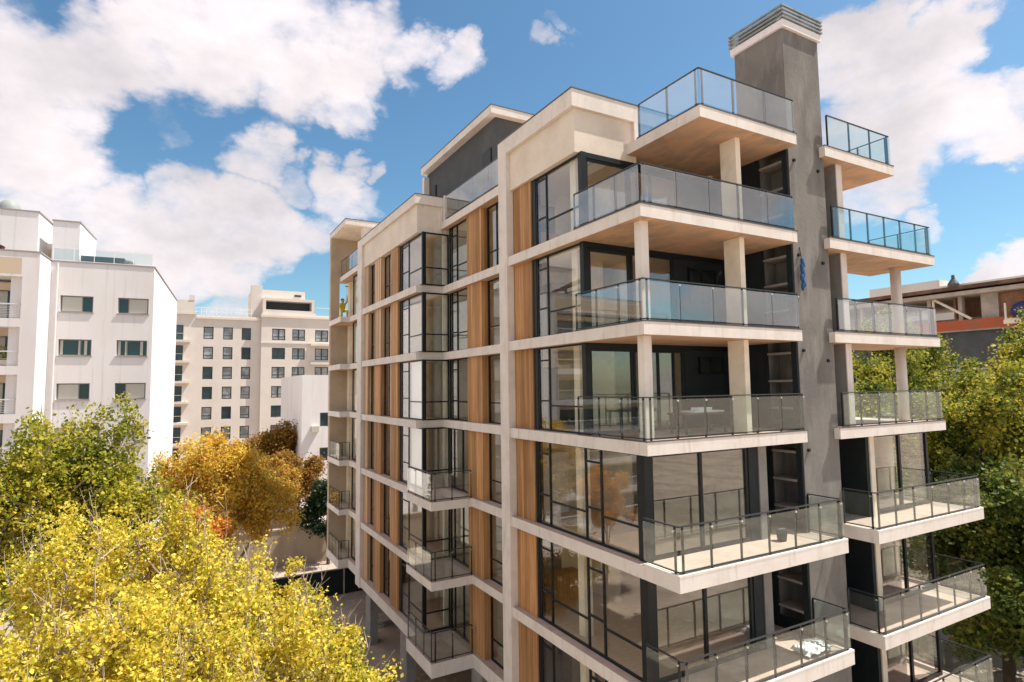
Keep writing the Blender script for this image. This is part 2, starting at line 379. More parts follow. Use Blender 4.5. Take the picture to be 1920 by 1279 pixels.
# --- front face of the near bay
for k in range(4, 7):
    z = zf(k); z1 = z+H-TH if k < 6 else z+2.40
    Yg = 14.02
    window('y', Yg, 10.44, 12.08, z+.002, z1-.16, cols=(), t=.11 if k==5 else .08, rows=None)
    MB().box(10.44,16.22,Yg-.06,Yg+.10,z1-.158,z1-.002).build('lintel_beam', FRAME, apt)
    if k == 4:
        window('y', Yg, 12.10, 14.2, z+.002, z1-.16, cols=(13.1,13.75), t=.09)
        MB().box(14.22,16.22,Yg-.03,Yg+.09,z+.002,z1-.16).build('dark_wall', DARKW, apt)
        window('y', Yg-.07, 14.85, 16.0, z+1.75, z+2.3, cols=(15.42,), t=.05, nm='window')
    elif k == 5:
        window('y', Yg, 12.10, 13.85, z+.002, z1-.16, cols=(), t=.07)
        MB().box(13.87,16.22,Yg-.03,Yg+.09,z+.002,z1-.16).build('dark_wall', DARKW, apt)
        window('y', Yg-.07, 14.5, 15.75, z+1.1, z+2.25, cols=(15.12,), t=.06)
    else:
        window('y', Yg, 12.10, 14.3, z+.002, z1-.16, cols=(13.0,), t=.09)
        MB().box(14.32,16.22,Yg-.03,Yg+.09,z+.002,z1-.16).build('dark_wall', DARKW, apt)
for k in range(1, 4):
    z = zf(k); z1 = z+H-TH; Yg = 11.66
    window('y', Yg, 10.48, 14.12, z+.002, z1-.002, cols=(12.28,), t=.10, d=.09)
    MB().box(14.13,14.52,Yg-.07,Yg+.15,z+.002,z1-.002).build('dark_jamb', DARKW, apt)
    MB().box(14.53,14.86,Yg-.10,13.9,z+.002,z1-.002).build('grey_pier', GREYP, apt)
    MB().box(14.87,16.2,13.8,13.9,z+.002,z1-.002).build('dark_wall', DARKW, apt)
# balcony columns of the upper floors
for k in (4,5):
    z = zf(k); z1 = z+H-TH
    MB().box(10.30,10.56,11.50,11.74,z+.002,z1-.002).build('balcony_column', CONC, apt)
for k in (4,5,6):
    z = zf(k); z1 = z+H-TH
    MB().box(14.10,14.30,11.55,12.12,z+.002,z1-.002).build('balcony_column', CREAM, apt)
# --- dark side of the tower facing the balconies with service shelves
for k in range(1, 7):
    z = zf(k); z1 = z+H-TH
    m = MB(); X0, X1 = 16.262, 16.325
    m.box(X0,X1,11.42,11.60,z+.002,z1-.002).box(X0,X1,12.45,13.9,z+.002,z1-.002).box(X0,X1,11.60,12.45,z+.002,z+.35)
    m.build('dark_wall', DARKW, apt)
    for zz in (z+.62, z+1.45, z+2.30):
        MB().box(16.262,16.9,11.61,12.44,zz,zz+.07).build('service_shelf', GREYP, apt)
# --- the tall tower
m = MB()
m.box(16.33,16.90,11.40,11.58,-.3,24.62).box(16.90,18.10,11.40,13.25,-.3,24.62).box(16.33,16.90,12.47,13.25,-.3,24.62).box(16.33,16.9,11.58,12.47,20.8,24.62)
tw = m.build('chimney_tower', TOWR, apt)
m = MB().prism([(16.24,11.31),(18.19,11.31),(18.19,13.34),(16.24,13.34)],24.63,24.86).build('tower_cap', WHITE, tw)
m = MB()
for i in range(4):
    zz = 24.90+i*.125
    m.box(16.20,18.23,11.27,11.33,zz,zz+.055).box(16.20,18.23,13.32,13.38,zz,zz+.055).box(16.20,16.26,11.33,13.32,zz,zz+.055).box(18.17,18.23,11.33,13.32,zz,zz+.055)
for x in (16.3,17.2,18.1):
    for y in (11.36,13.28): m.box(x,x+.05,y,y+.05,24.86,25.4)
m.build('tower_louvre', mat('weathered_zinc', (.30,.32,.30), .5, .4, metal=.4, n1=(5,(.2,.22,.21),.45,.65,U1)), tw)
MB().box(16.4,18.0,11.5,13.1,24.87,25.28).build('tower_vent', PHSE, tw)
# little drain outlets in the tower face
m = MB()
for xx, zz in ((16.55,20.35),(16.55,17.35),(16.55,14.4),(16.55,11.4),(17.75,20.2),(17.75,17.2),(17.75,14.1)):
    MB().tube((xx,11.40,zz),(xx,11.34,zz),.05,n=10).build('drain_spout', FRAME, tw)

# --- parapet block above the near bay
def cap_frame(m, x0, x1, y0, y1, zb, zt, dx=.13):
    pass
m = MB()
m.prism([(10.14,14.10),(12.54,14.10),(12.54,14.35),(10.40,14.35),(10.40,18.08),(10.14,18.08)], 20.41, 21.76)
m.build('parapet_wall', PARA, apt)
m = MB()
m.prism([(9.985,13.98),(12.55,13.98),(12.55,14.40),(10.45,14.40),(10.45,18.70),(9.985,18.70)], 21.765, 22.30)
m.box(12.40,12.547,13.982,14.098,21.04,21.764)
m.build('parapet_cap', CONC, apt)
MB().prism([(9.965,13.96),(12.57,13.96),(12.57,14.43),(10.48,14.43),(10.48,18.72),(9.965,18.72)], 22.302, 22.34).build('parapet_flashing', LEAD, apt)
MB().box(10.451,12.1,14.401,18.6,21.9,22.1).box(11.8,12.1,14.36,18.6,21.0,21.9).build('roof_deck', CONC, apt)
rb = MB().box(10.9,11.7,16.2,18.0,22.1,22.75).box(10.85,11.75,16.15,18.05,22.75,22.80).build('roof_hatch', FRAME, apt)

# --- recessed bay (plane X about 10.6)
XR_ = 10.62
for k in range(1, 7):
    z = zf(k); z1 = z+H-TH
    window('x', XR_+.13, 19.1, 21.05, z+.002, z1-.002, cols=(20.25,) if k == 6 else (), rows=[(19.1,21.05,z+.80)], mat_g=WIN)
    MB().box(10.48,10.86,21.12,22.50,z+.002,z1-.002).build('timber_pier', WOOD, apt)
    MB().box(10.50,10.66,18.70,19.09,z+.002,z1-.002).build('facade_wall', CREAM, apt)
    if k >= 4:
        window('x', XR_, 22.52, 24.62, z+.002, z1-.002, cols=(23.78,24.36), rows=[(22.52,23.78,z+.80),(23.78,24.36,z+.85),(23.78,24.36,z+2.2)])
        window('y', 24.70, 9.42, 10.585, z+.002, (z1-.002 if k < 6 else 20.4), cols=(), rows=[(9.42,10.585,z+.80)], t=.06)
    else:
        window('x', XR_, 22.52, 24.62, z+.002, z1-.002, cols=(23.3,24.2), t=.08)
        window('y', 24.70, 9.42, 10.585, z+.002, z1-.002, cols=(), rows=[(9.42,10.585,z+.80)], t=.06)
        # small corner balcony
        railing([(8.66,24.66),(8.66,21.93),(10.32,21.93)], z, out=1, gap=.85, gm=BALM if k == 3 else BAL, ends=(True, True))
# --- projecting far block (plane X about 9.35)
XB = 9.36
for k in range(1, 7):
    z = zf(k); z1 = z+H-TH if k < 6 else 20.40
    MB().box(9.30,9.41,24.64,24.76,z+.002,z1-.002).build('corner_post', FRAME, apt)
    window('x', XB, 24.77, 27.55, z+.002, z1-.002, cols=(26.55,), rows=[(24.77,26.55,z+.80),(26.55,27.55,z+.95),(26.55,27.55,z+2.2)])
    MB().box(9.22,9.66,27.80,28.95,z+.002,z1-.002).build('timber_pier', WOOD, apt)
    MB().box(9.32,9.5,27.56,27.79,z+.002,z1-.002).build('dark_reveal', FRAME, apt)
    window('x', XB+.08, 28.97, 30.55, z+.002, z1-.002, cols=(29.8,), rows=[(28.97,30.55,z+.80)])
    MB().box(9.22,9.66,30.60,31.75,z+.002,z1-.002).build('timber_pier', WOODP if k >= 5 else WOOD, apt)
    window('x', XB+.08, 31.77, 33.0, z+.002, z1-.002, cols=(), rows=[(31.77,33.0,z+.80)])
    MB().box(9.22,9.66,33.02,33.74,z+.002,z1-.002).build('timber_pier', WOODP, apt)
    # wall of the end bay between column and recess
    window('x', 9.62, 34.9, 37.9, z+.002, z+H-TH-.002, cols=(36.3,), t=.09)
for k in (3, 4):
    z = zf(k); MB().box(9.46,9.48,24.95,26.5,z+.05,z+2.6).build('window_blind', BLIND, apt)
m = MB().prism([(9.16,24.95),(10.36,24.95),(10.36,25.2),(9.45,25.2),(9.45,33.74),(9.16,33.74)], 20.41, 21.70)
m.build('parapet_wall', PARA, apt)
m = MB().prism([(9.03,24.80),(10.42,24.80),(10.42,25.22),(9.5,25.22),(9.5,34.70),(9.03,34.70)], 21.705, 22.13)
m.box(10.30,10.41,24.83,24.94,20.68,21.70)
m.build('parapet_cap', CONC, apt)
MB().prism([(9.01,24.78),(10.44,24.78),(10.44,25.25),(9.53,25.25),(9.53,34.72),(9.01,34.72)], 22.132, 22.165).build('parapet_flashing', LEAD, apt)
MB().box(9.501,13.0,25.23,34.6,21.4,21.6).build('roof_deck', CONC, apt)
MB().box(10.35,10.47,24.60,24.72,21.0,22.2).build('rail_end_post', CONC, apt)

# terrace railing over the recessed bay, frameless
tr = railing([(10.40,24.5),(10.40,18.75)], 21.0, h=1.15, out=1, gap=1.45, gm=BALM, clips=False, posts=False)
# --- end bay
for k in range(1, 8):
    z = zf(k); z1 = z+H-TH
    m = MB()
    MB().box(8.77, 12.0 if k != 6 else 9.345, 40.55, 40.98, z+.002, (z1-.002 if k != 6 else 21.001)).build('end_wall', ENDW, apt)
for k in range(1, 4):
    railing([(8.83,40.5),(8.83,37.78),(9.42,37.78)], zf(k), out=1, gap=.9)
railing([(9.43,40.4),(9.43,34.8)], zf(7), out=1, gap=1.3, gm=BALM)
MB().prism([(8.76,41.0),(8.76,36.6),(14.0,36.6),(14.0,41.0)], 23.67, 24.0, 0, 0, 2).build('canopy_slab', [CONC, TILE, CREAM], apt)
MB().prism([(8.74,41.02),(8.74,36.58),(14.0,36.58),(14.0,41.02)], 24.002, 24.04).build('canopy_flashing', LEAD, apt)
MB().box(9.9,10.3,36.7,37.2,21.002,23.668).box(10.3,14,37.0,37.2,21.002,23.668).build('terrace_wall', CONC, apt)

# --- penthouse
MB().box(11.35,16.0,21.45,29.3,21.002,24.80).build('penthouse_wall', PHSE, apt)
MB().box(11.05,11.34,29.0,29.3,21.002,24.58).build('penthouse_fin', CONC, apt)
MB().prism([(11.0,21.15),(16.5,21.15),(16.5,29.35),(11.0,29.35)], 24.81, 25.14, 0, 0, 0).build('penthouse_roof', CONC, apt)
MB().prism([(10.98,21.13),(16.52,21.13),(16.52,29.37),(10.98,29.37)], 25.142, 25.175).build('roof_flashing', LEAD, apt)
MB().box(11.30,11.345,21.8,22.6,21.05,23.6).build('penthouse_door', FRAME, apt); MB().box(13.0,13.9,21.40,21.445,21.05,23.3).build('penthouse_door', FRAME, apt)
MB().box(11.28,11.345,28.0,28.3,23.2,23.9).build('wall_lamp', FRAME, apt)

# --- rooms behind the glass
for k in range(1, 7):
    z = zf(k)+.001; z1 = zf(k)+H-TH-.001; y0 = 14.4 if k >= 4 else 12.0
    m = MB()
    m.box(10.6,15.9,18.21,18.42,z,z1)                      # party wall of near bay
    m.box(15.95,16.1,14.2,18.2,z,z1)
    m.box(13.2,13.32,15.6 if k % 2 else 16.4,18.2,z,z1)
    if k >= 4: m.box(12.35,12.5,15.9,18.2,z,z1) if k == 5 else None
    m.box(14.3,14.45,18.43,34.5,z,z1)                      # spine wall
    m.box(10.9,14.3,21.55,21.68,z,z1)
    m.box(10.4,14.3,24.95,25.07,z,z1) if k < 7 else None
    m.box(9.6,14.3,28.3,28.42,z,z1); m.box(9.6,14.3,31.2,31.32,z,z1); m.box(9.55,14.3,33.9,34.02,z,z1)
    m.box(9.9,14.3,40.0,40.54,z,z1); m.box(10.3,10.45,34.1,40.0,z,z1)
    m.build('interior_wall', CREAM, apt)
    MB().box(10.62,10.92,14.75,15.05,z,z1).build('interior_column', CREAM, apt)
    c = MB().box(10.45,15.9,y0,18.19,z1-.05,z1-.002).box(10.75,14.28,18.45,24.5,z1-.05,z1-.002).box(9.5,14.28,25.1,33.8,z1-.05,z1-.002)
    c.build('indoor_ceiling', ICEIL, apt)
    cm_ = (DARKW, WHITE, WOOD, GREYP)[(k*3) % 4]
    xc = 10.95+.55*((k*2) % 3)
    MB().box(xc,xc+1.1,17.55,18.19,z+.03,z+(2.1 if k % 2 else .9)).build('cupboard', cm_, apt)
    MB().box(13.75,14.28,21.8+.3*k,22.9+.3*k,z+.03,z+(.9 if k % 2 else 2.2)).build('cupboard', (WHITE, DARKW, GREYP)[k % 3], apt)
    MB().box(14.20,14.295,19.2,20.1,z+.03,z+2.1).build('interior_door', WOOD if k % 2 else DARKW, apt)
    MB().box(14.20,14.295,26.0,26.9,z+.03,z+2.1).build('interior_door', DARKW if k % 2 else WOOD, apt)
    MB().box(11.3,12.1,18.16,18.205,z,z+2.1).box(11.9,12.7,21.51,21.545,z,z+2.1).build('interior_door', mat('grey_door',(.12,.12,.13),.5) if k == 1 else bpy.data.materials['grey_door'], apt)
# core walls closing the rest of the block
m = MB().box(19.85,19.98,14.0,40.9,-.3,21.0-TH-.01).box(14.46,19.84,40.2,40.5,-.3,20.6).box(18.12,19.84,13.95,14.1,-.3,20.6)
m.build('rear_wall', GREYP, apt)

# --- railings of the front balconies
for k in (4, 5, 6):
    railing([(10.12,14.15),(10.12,11.27),(16.2,11.27)], zf(k), out=1, gap=1.0 if k < 5 else 1.15, gm={6:BALM,5:BALM,4:BAL}[k], ends=(True, True), clips=(k != 6))
railing([(12.22,13.55),(12.22,11.13),(16.25,11.13)], zf(7), out=1, gap=1.25, gm=BALM, clips=False)
for k in (1, 2, 3):
    railing([(10.12,11.5),(10.12,10.33),(16.38,10.33),(16.38,11.37)], zf(k)+.03, out=1, gap=1.05)

# --- right wing
for k in (4, 5, 6, 7):
    z = zf(k); xr = 24.16 if k < 7 else 21.82
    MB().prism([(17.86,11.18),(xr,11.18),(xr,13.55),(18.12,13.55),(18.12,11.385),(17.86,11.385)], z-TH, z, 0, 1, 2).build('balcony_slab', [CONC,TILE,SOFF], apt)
    MB().box(17.85,xr+.012,11.168,11.23,z+.001,z+.035).build('edge_flashing', LEAD, apt)
    railing([(18.15,11.26),(xr-.08,11.26),(xr-.08,13.45)], z, out=1, gap=1.05, gm=BALM if k in (5,) else BAL, clips=(k < 6))
    if k < 7:
        MB().box(18.88,19.14,11.50,13.5,z+.002,z+H-TH-.002).build('balcony_fin', GREYP, apt)
        MB().box(18.86,19.16,11.46,11.495,z+.002,z+H-TH-.002).build('fin_face', CONC, apt)
        if k < 6:
            MB().tube((23.25,12.1,z+.002),(23.25,12.1,z+H-TH-.002),.175,n=24).build('round_column', CONC, apt, smooth=True)
for k in (1, 2, 3):
    z = zf(k)
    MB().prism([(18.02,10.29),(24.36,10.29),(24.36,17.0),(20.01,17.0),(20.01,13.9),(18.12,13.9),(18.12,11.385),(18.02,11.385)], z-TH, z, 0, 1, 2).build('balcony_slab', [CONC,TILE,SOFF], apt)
    MB().box(18.016,18.14,10.286,11.38,z+.001,z+.06).box(18.14,24.364,10.286,10.40,z+.001,z+.06).build('edge_lip', CONC, apt)
    railing([(18.10,11.36),(18.10,10.37),(24.28,10.37),(24.28,11.9)], z+.03, out=1, gap=1.05)
for k in (0, 1, 2, 3):
    z = zf(k) if k else GR0; z1 = zf(k+1)-TH
    MB().box(19.86,20.02,11.60,13.9,z+.002,z1-.002).build('dark_wall', DARKW, apt)
    MB().box(20.03,20.28,11.56,11.95,z+.002,z1-.002).build('door_jamb', CREAM, apt)
    window('y', 11.80, 20.30, 24.0, z+.002, z1-.002, cols=(22.15,), t=.12, d=.1)
    window('x', 23.96, 11.87, 16.9, z+.002, z1-.002, cols=(13.6,15.2), t=.1, d=.08)
    MB().box(20.3,24.0,16.8,16.95,z+.002,z1-.002).build('interior_wall', CREAM, apt)
    MB().tube((22.9,12.7,z+.002),(22.9,12.7,z1-.002),.3,n=24).build('round_column', CREAM, apt, smooth=True)
# wing floor 4 roof over the room
MB().box(20.02,24.1,13.56,17.0,12.0-TH,12.0-.004).build('wing_roof', CONC, apt)

# --- ground floor: pilotis, rear walls
for (x, y) in ((9.3,33.0),(9.35,27.3),(10.3,21.5),(10.6,16.0),(10.5,12.2),(14.5,12.2),(22,12.5),(13.5,27),(13.5,33)):
    MB().box(x,x+.42,y-.45,y+.45,GR0-.05,2.479).build('pilotis', GREYP, apt)
MB().box(14.8,19.8,14.0,40.0,GR0,2.6).build('ground_floor_core', DARKW, apt)

# ------------------------------------------------------------------ things on the building
pp = thing('hanging_cloth', 'blue cloth bundle hanging on the grey tower face beside the balcony end', 'cloth', (16.62,11.34,16.2))
m = MB()
for i in range(9):
    a = i*.7; m.ball((.04*math.sin(i*2.1),-.02,.95-i*.10),.07+.03*math.sin(i*3),.05,.13,10,6)
m.build('cloth_fold', mat('blue_fabric', (.03,.11,.27), .8, n1=(30,(.01,.05,.14),.45,.6,U1)), pp, smooth=True)
MB().tube((0,.0,1.0),(0,.05,1.4),.012,n=6).build('cord', FRAME, pp)

def skin_figure(name, verts, edges, radii, m, parent, levels=1):
    me = bpy.data.meshes.new(name); me.from_pydata(verts, edges, []); me.materials.append(m)
    o = bpy.data.objects.new(name, me); COL.objects.link(o); o.parent = parent
    o.modifiers.new('skin', 'SKIN'); o.modifiers.new('sub', 'SUBSURF').levels = levels; o.modifiers['sub'].render_levels = levels+1
    for i, r in enumerate(radii): me.skin_vertices[0].data[i].radius = (r, r)
    me.skin_vertices[0].data[0].use_root = True
    for p in me.polygons: p.use_smooth = True
    return o
YEL = mat('yellow_workwear', (.62,.47,.02), .8, n1=(6,(.50,.36,.02),.45,.6,U1))
SKIN_ = mat('skin', (.42,.24,.16), .6); HAIR = mat('dark_hair', (.015,.012,.01), .6)
wk = thing('person', 'worker in yellow overalls kneeling on the far balcony slab reaching up with a pole', 'person', (9.02,38.25,18.002), math.radians(20))
V = [(0,0,.42),(0,0,.62),(0,.01,.84),(0,0,.93),(0,0,1.05),   # pelvis..head
     (.17,0,.86),(.30,-.05,1.08),(.26,-.10,1.34),            # right arm raised
     (-.17,0,.86),(-.24,-.05,.62),(-.16,-.18,.48),
     (.10,-.02,.40),(.12,-.34,.42),(.12,-.32,.06),(.12,-.42,.04),
     (-.10,-.02,.40),(-.13,-.10,.07),(-.13,.26,.06)]
E_ = [(0,1),(1,2),(2,3),(3,4),(2,5),(5,6),(6,7),(2,8),(8,9),(9,10),(0,11),(11,12),(12,13),(13,14),(0,15),(15,16),(16,17)]
Rr = [.15,.15,.14,.06,.10,.07,.055,.04,.07,.055,.04,.09,.08,.055,.05,.09,.08,.05]
skin_figure('body', V, E_, Rr, YEL, wk)
MB().ball((0,-.02,1.08),.095,.105,.125,14,10).build('head', SKIN_, wk, smooth=True)
MB().ball((0,.015,1.11),.115,.12,.125,14,8,-.2).build('hair', HAIR, wk, smooth=True)
MB().ball((.26,-.11,1.39),.035,.03,.05,8,6).ball((-.15,-.2,.46),.035,.03,.04,8,6).build('hand', SKIN_, wk, smooth=True)
pl = thing('paint_roller', 'yellow tipped paint roller on a pale pole raised by the kneeling worker', 'paint roller', (9.19,38.15,19.36))
MB().tube((0,0,-.35),(.06,.02,.62),.016,n=6).build('pole', CREAM, pl)
MB().tube((-.04,.02,.66),(.18,.02,.66),.05,n=10).build('roller_head', YEL, pl)

ps = thing('plastic_sheet', 'crumpled translucent plastic sheet lying at the right end of the second floor balcony', 'plastic sheet', (15.5,10.85,6.07))
m = MB(); n_ = 14
for i in range(n_+1):
    for j in range(n_+1): m.v.append((i/n_*1.1-.55+RND.uniform(-.03,.03), j/n_*.6-.3+RND.uniform(-.03,.03), abs(RND.gauss(0,.025))+.05*math.sin(i*.6)**2))
for i in range(n_):
    for j in range(n_): a_ = i*(n_+1)+j; m.f.append((a_,a_+n_+1,a_+n_+2,a_+1)); m.m.append(0)
m.build('sheet', mat('milky_plastic', (.62,.63,.64), .3, .5), ps)
bk = thing('cement_bucket', 'black cement bucket standing by the grey pier on the third floor balcony', 'bucket', (14.9,11.2,9.002))
MB().tube((0,0,0),(0,0,.32),.12,.16,n=16).build('bucket_body', FRAME, bk); MB().tube((-.15,0,.33),(.15,0,.33),.01,n=6).build('handle', CLIP, bk)
tb = thing('work_table', 'low dark table with pale sheet and tools on the fourth floor balcony', 'table', (13.3,12.6,12.002))
MB().box(-.9,.9,-.35,.35,.55,.60).build('table_top', mat('red_brown_board', (.16,.06,.035), .6), tb)
for sx in (-.8,.8):
    for sy in (-.28,.28): MB().box(sx-.03,sx+.03,sy-.03,sy+.03,0,.549).build('leg', FRAME, tb)
sh = MB().box(-.45,.75,-.30,.25,0,.05).box(-.2,.35,-.2,.1,.05,.14).build('folded_sheet', BLIND); sh.location = (13.3,12.6,12.603)
tag(sh, 'pale folded sheet lying on the low dark table on the balcony', 'sheet')

# ------------------------------------------------------------------ left white apartment block
wb = thing('white_apartment_block', 'plain white rendered apartment block with sliding windows and stacked balconies behind the green tree', 'apartment building', (-1.64,45.5,0), math.radians(-4.5))
WFR = mat('grey_window_frame', (.22,.21,.20), .6)
CURT = mat('pale_roller_blind', (.52,.50,.44), .85)
DGL = mat('dark_glass', (.03,.06,.065), .08, .6)
TANP = mat('tan_soffit_paint', (.62,.50,.36), .9)
wins = []
for r in range(5):
    zt = 19.52-2.76*r
    for (xa, xb) in ((-5.02,-3.30),(-1.97,-.27)): wins.append((xa, xb, zt-1.03, zt))
# wall with real openings
def wall_y(m, y0, y1, x0, x1, z0, z1, holes, mi=0):
    xs = sorted({x0, x1, *[h[0] for h in holes], *[h[1] for h in holes]}); zs = sorted({z0, z1, *[h[2] for h in holes], *[h[3] for h in holes]})
    # horizontal bands, merged
    for j in range(len(zs)-1):
        zc = (zs[j]+zs[j+1])/2; run = None
        for i in range(len(xs)-1):
            xc = (xs[i]+xs[i+1])/2
            hole = any(h[0] < xc < h[1] and h[2] < zc < h[3] for h in holes)
            if not hole and run is None: run = xs[i]
            if hole and run is not None: m.box(run, xs[i], y0, y1, zs[j], zs[j+1], mi); run = None
        if run is not None: m.box(run, x1, y0, y1, zs[j], zs[j+1], mi)
m = MB(); wall_y(m, 0, .3, -5.55, 0, GR0, 21.62, wins)
m.box(-.3,0,.3,16,GR0,21.6).box(-5.55,-.3,15.7,16,GR0,21.6).box(-5.5,-.35,.35,15.6,20.5,20.7)
m.build('wall', WHITE, wb)
MB().box(-5.6,.05,-.04,.35,21.621,21.70).box(-.33,.05,.35,16.05,21.621,21.70).build('coping', mat('grey_coping', (.34,.31,.29), .8), wb)
for i, (xa, xb, za, zb) in enumerate(wins):
    r = i//2
    fr = MB()
    fr.box(xa,xb,.12,.2,za,za+.06).box(xa,xb,.12,.2,zb-.06,zb).box(xa,xa+.06,.12,.2,za+.06,zb-.06).box(xb-.06,xb,.12,.2,za+.06,zb-.06)
    mid = xa+(xb-xa)*(.66 if i % 2 == 0 else .34); fr.box(mid-.03,mid+.03,.12,.2,za+.06,zb-.06)
    f = fr.build('window', WFR, wb)
    MB().box(xa+.05,xb-.05,.15,.165,za+.05,zb-.05).build('window_pane', DGL, f)
    g2 = MB()
    if r in (0, 2, 3, 4):
        if i % 2 == 0: g2.box(xa+.08,mid-.03,.125,.148,za+.07,zb-.07)
        else: g2.box(mid+.03,xb-.08,.125,.148,za+.07,zb-.07)
    else:
        for c0, c1 in ((xa+.08,xa+.22),(mid-.12,mid-.035),(xb-.4,xb-.25)): MB().box(c0,c1,.125,.148,za+.07,zb-.07).build('curtain', CURT, f)
    if g2.v: g2.build('blind', CURT, f)
for (xa, xb, za, zb) in wins: MB().box(xa-.05,xb+.05,-.07,.119,za-.06,za-.002).build('window_sill', bpy.data.materials['grey_coping'], wb)
MB().tube((-5.2,-.06,GR0),(-5.2,-.06,21.5),.05,n=8).build('drain_pipe', WHITE, wb)
# balcony stack to the left
m = MB()
for r in range(7):
    z0 = 17.25-2.76*r
    if z0 < 0: break
    m.box(-19.0,-6.35,-2.3,-.0,z0+.0,z0+.50)                 # balcony floor with solid front
    if r: m.box(-6.95,-6.36,-2.0,-.001,z0+.5,z0+2.76)
    MB().box(-19.0,-6.98,-.9,-.6,z0+2.32,z0+2.758).build('balcony_header', TANP, wb)
    bw = MB().box(-18.9,-7.0,-.45,-.35,z0+.5,z0+.58).box(-10.4,-10.3,-.45,-.35,z0+.58,z0+2.3).box(-7.08,-7.0,-.45,-.35,z0+.58,z0+2.3).box(-14.4,-14.3,-.45,-.35,z0+.58,z0+2.3).build('balcony_window', WFR, wb)
    MB().box(-18.9,-7.0,-.42,-.40,z0+.58,z0+2.3).build('window_pane', DGL, bw)
    MB().box(-7.9,-7.5,-.46,-.455,z0+.58,z0+2.3).build('curtain', CURT, bw)
    br = MB().bar((-19,-2.2,z0+1.35),(-6.45,-2.2,z0+1.35),.06,.05).bar((-6.45,-2.2,z0+1.35),(-6.45,-.1,z0+1.35),.05)
    for i in range(4 if r == 1 else 8): br.bar((-19,-2.2,z0+.62+i*.095),(-6.45,-2.2,z0+.62+i*.095),.015)
    br.build('balcony_rail', BLIND, wb)
m.box(-6.95,-6.36,-2.0,-.001,17.75,20.2)
m.box(-19.0,-5.56,-2.3,.3,20.2,21.66).box(-6.35,-5.56,-2.3,-.001,GR0,20.2)
m.box(-19,-6.4,-.05,.3,GR0,20.2)
m.box(-19,-6.36,-2.29,-2.0,GR0,.69)
m.build('balcony_stack', WHITE, wb)
MB().prism([(-19.0,-2.34),(-5.52,-2.34),(-5.52,-.05),(-5.8,-.05),(-5.8,-2.0),(-19,-2.0)],21.665,21.74).build('coping', bpy.data.materials['grey_coping'], wb)
MB().box(-18.9,-6.4,-2.303,-2.301,20.35,21.3).build('tan_band', TANP, wb)
fp = thing('balcony_plants', 'yellow green potted plants on the middle balcony of the white block', 'plants')
fp.matrix_world = Matrix.Translation((-1.64,45.5,0)) @ Matrix.Rotation(math.radians(-4.5),4,'Z') @ Matrix.Translation((-7.6,-1.5,15.0))
MB().box(-.9,.7,-.2,.2,0,.35).build('planter', TANP, fp)
m = MB()
for i in range(260):
    x = RND.uniform(-1.0,.8); y = RND.uniform(-.3,.3); z = .35+abs(RND.gauss(0,.33)); a = RND.uniform(0,6.28)
    m.bar((x,y,z),(x+.12*math.cos(a),y+.12*math.sin(a),z+RND.uniform(0,.14)),.07,.012)
m.build('foliage', mat('pot_plant_leaf', (.22,.24,.03), .6, n1=(4,(.38,.32,.04),.42,.6,U1)), fp)
# roof structures
m = MB().box(-12,-6.6,1.2,5,21.0,24.95).box(-6.6,-5.901,3.2,4.2,21.0,23.4).box(-5.9,-4.45,1.4,6.2,21.0,24.55)
m.build('roof_house', WHITE, wb)
MB().box(-12.05,-6.55,1.15,5.05,24.951,25.03).box(-5.95,-4.40,1.35,6.25,24.551,24.63).build('coping', bpy.data.materials['grey_coping'], wb)
MB().box(-5.95,-5.92,3.3,3.9,21.7,23.3).box(-6.5,-6.2,3.15,3.198,21.8,23.0).build('roof_door', TANP, wb)
MB().ball((-8.35,2.0,25.05),.62,.62,.75,20,8,0).tube((-8.35,2.0,24.9),(-8.35,2.0,25.07),.64,n=20).build('water_tank', mat('grey_tank', (.28,.30,.28), .6), wb, smooth=True)
pg = MB().prism([(-13,-1.6),(-8.55,-1.6),(-8.55,1.0),(-13,1.0)],22.35,22.5)
pg = MB().bar((-13,-1.4,24.4),(-7.9,-1.4,22.2),.35,.25).bar((-13,-.2,24.4),(-7.9,-.2,22.2),.35,.25).bar((-8.5,-1.4,22.4),(-8.5,-1.4,21.2),.2).bar((-10.2,-1.4,22.5),(-8.5,-1.4,21.9),.12)
pg.build('pergola', mat('dark_red_timber', (.06,.022,.015), .6), wb)
rr = MB().bar((-5.5,.1,22.55),(-.15,.1,22.55),.03); rr.bar((-5.5,.1,21.75),(-.15,.1,21.75),.03)
for i in range(6): rr.bar((-5.5+i*1.07,.1,21.7),(-5.5+i*1.07,.1,22.55),.035)
rr = rr.build('roof_railing', BLIND, wb)
MB().bar((-5.48,.1,22.15),(-.17,.1,22.15),.012,.7).build('glass_panel', BAL, rr)
tar = MB().box(-4.3,-1.9,1.2,2.6,21.4,22.35).ball((-1.8,1.9,21.9),.5,.5,.45,10,8)
tag(tar.build('roof_equipment', PHSE), 'dark covered equipment behind the glass rail on the white block roof', 'equipment')
bpy.data.objects['roof_equipment'].matrix_world = wb.matrix_world if False else Matrix.Translation((-1.64,45.5,0)) @ Matrix.Rotation(math.radians(-4.5),4,'Z')

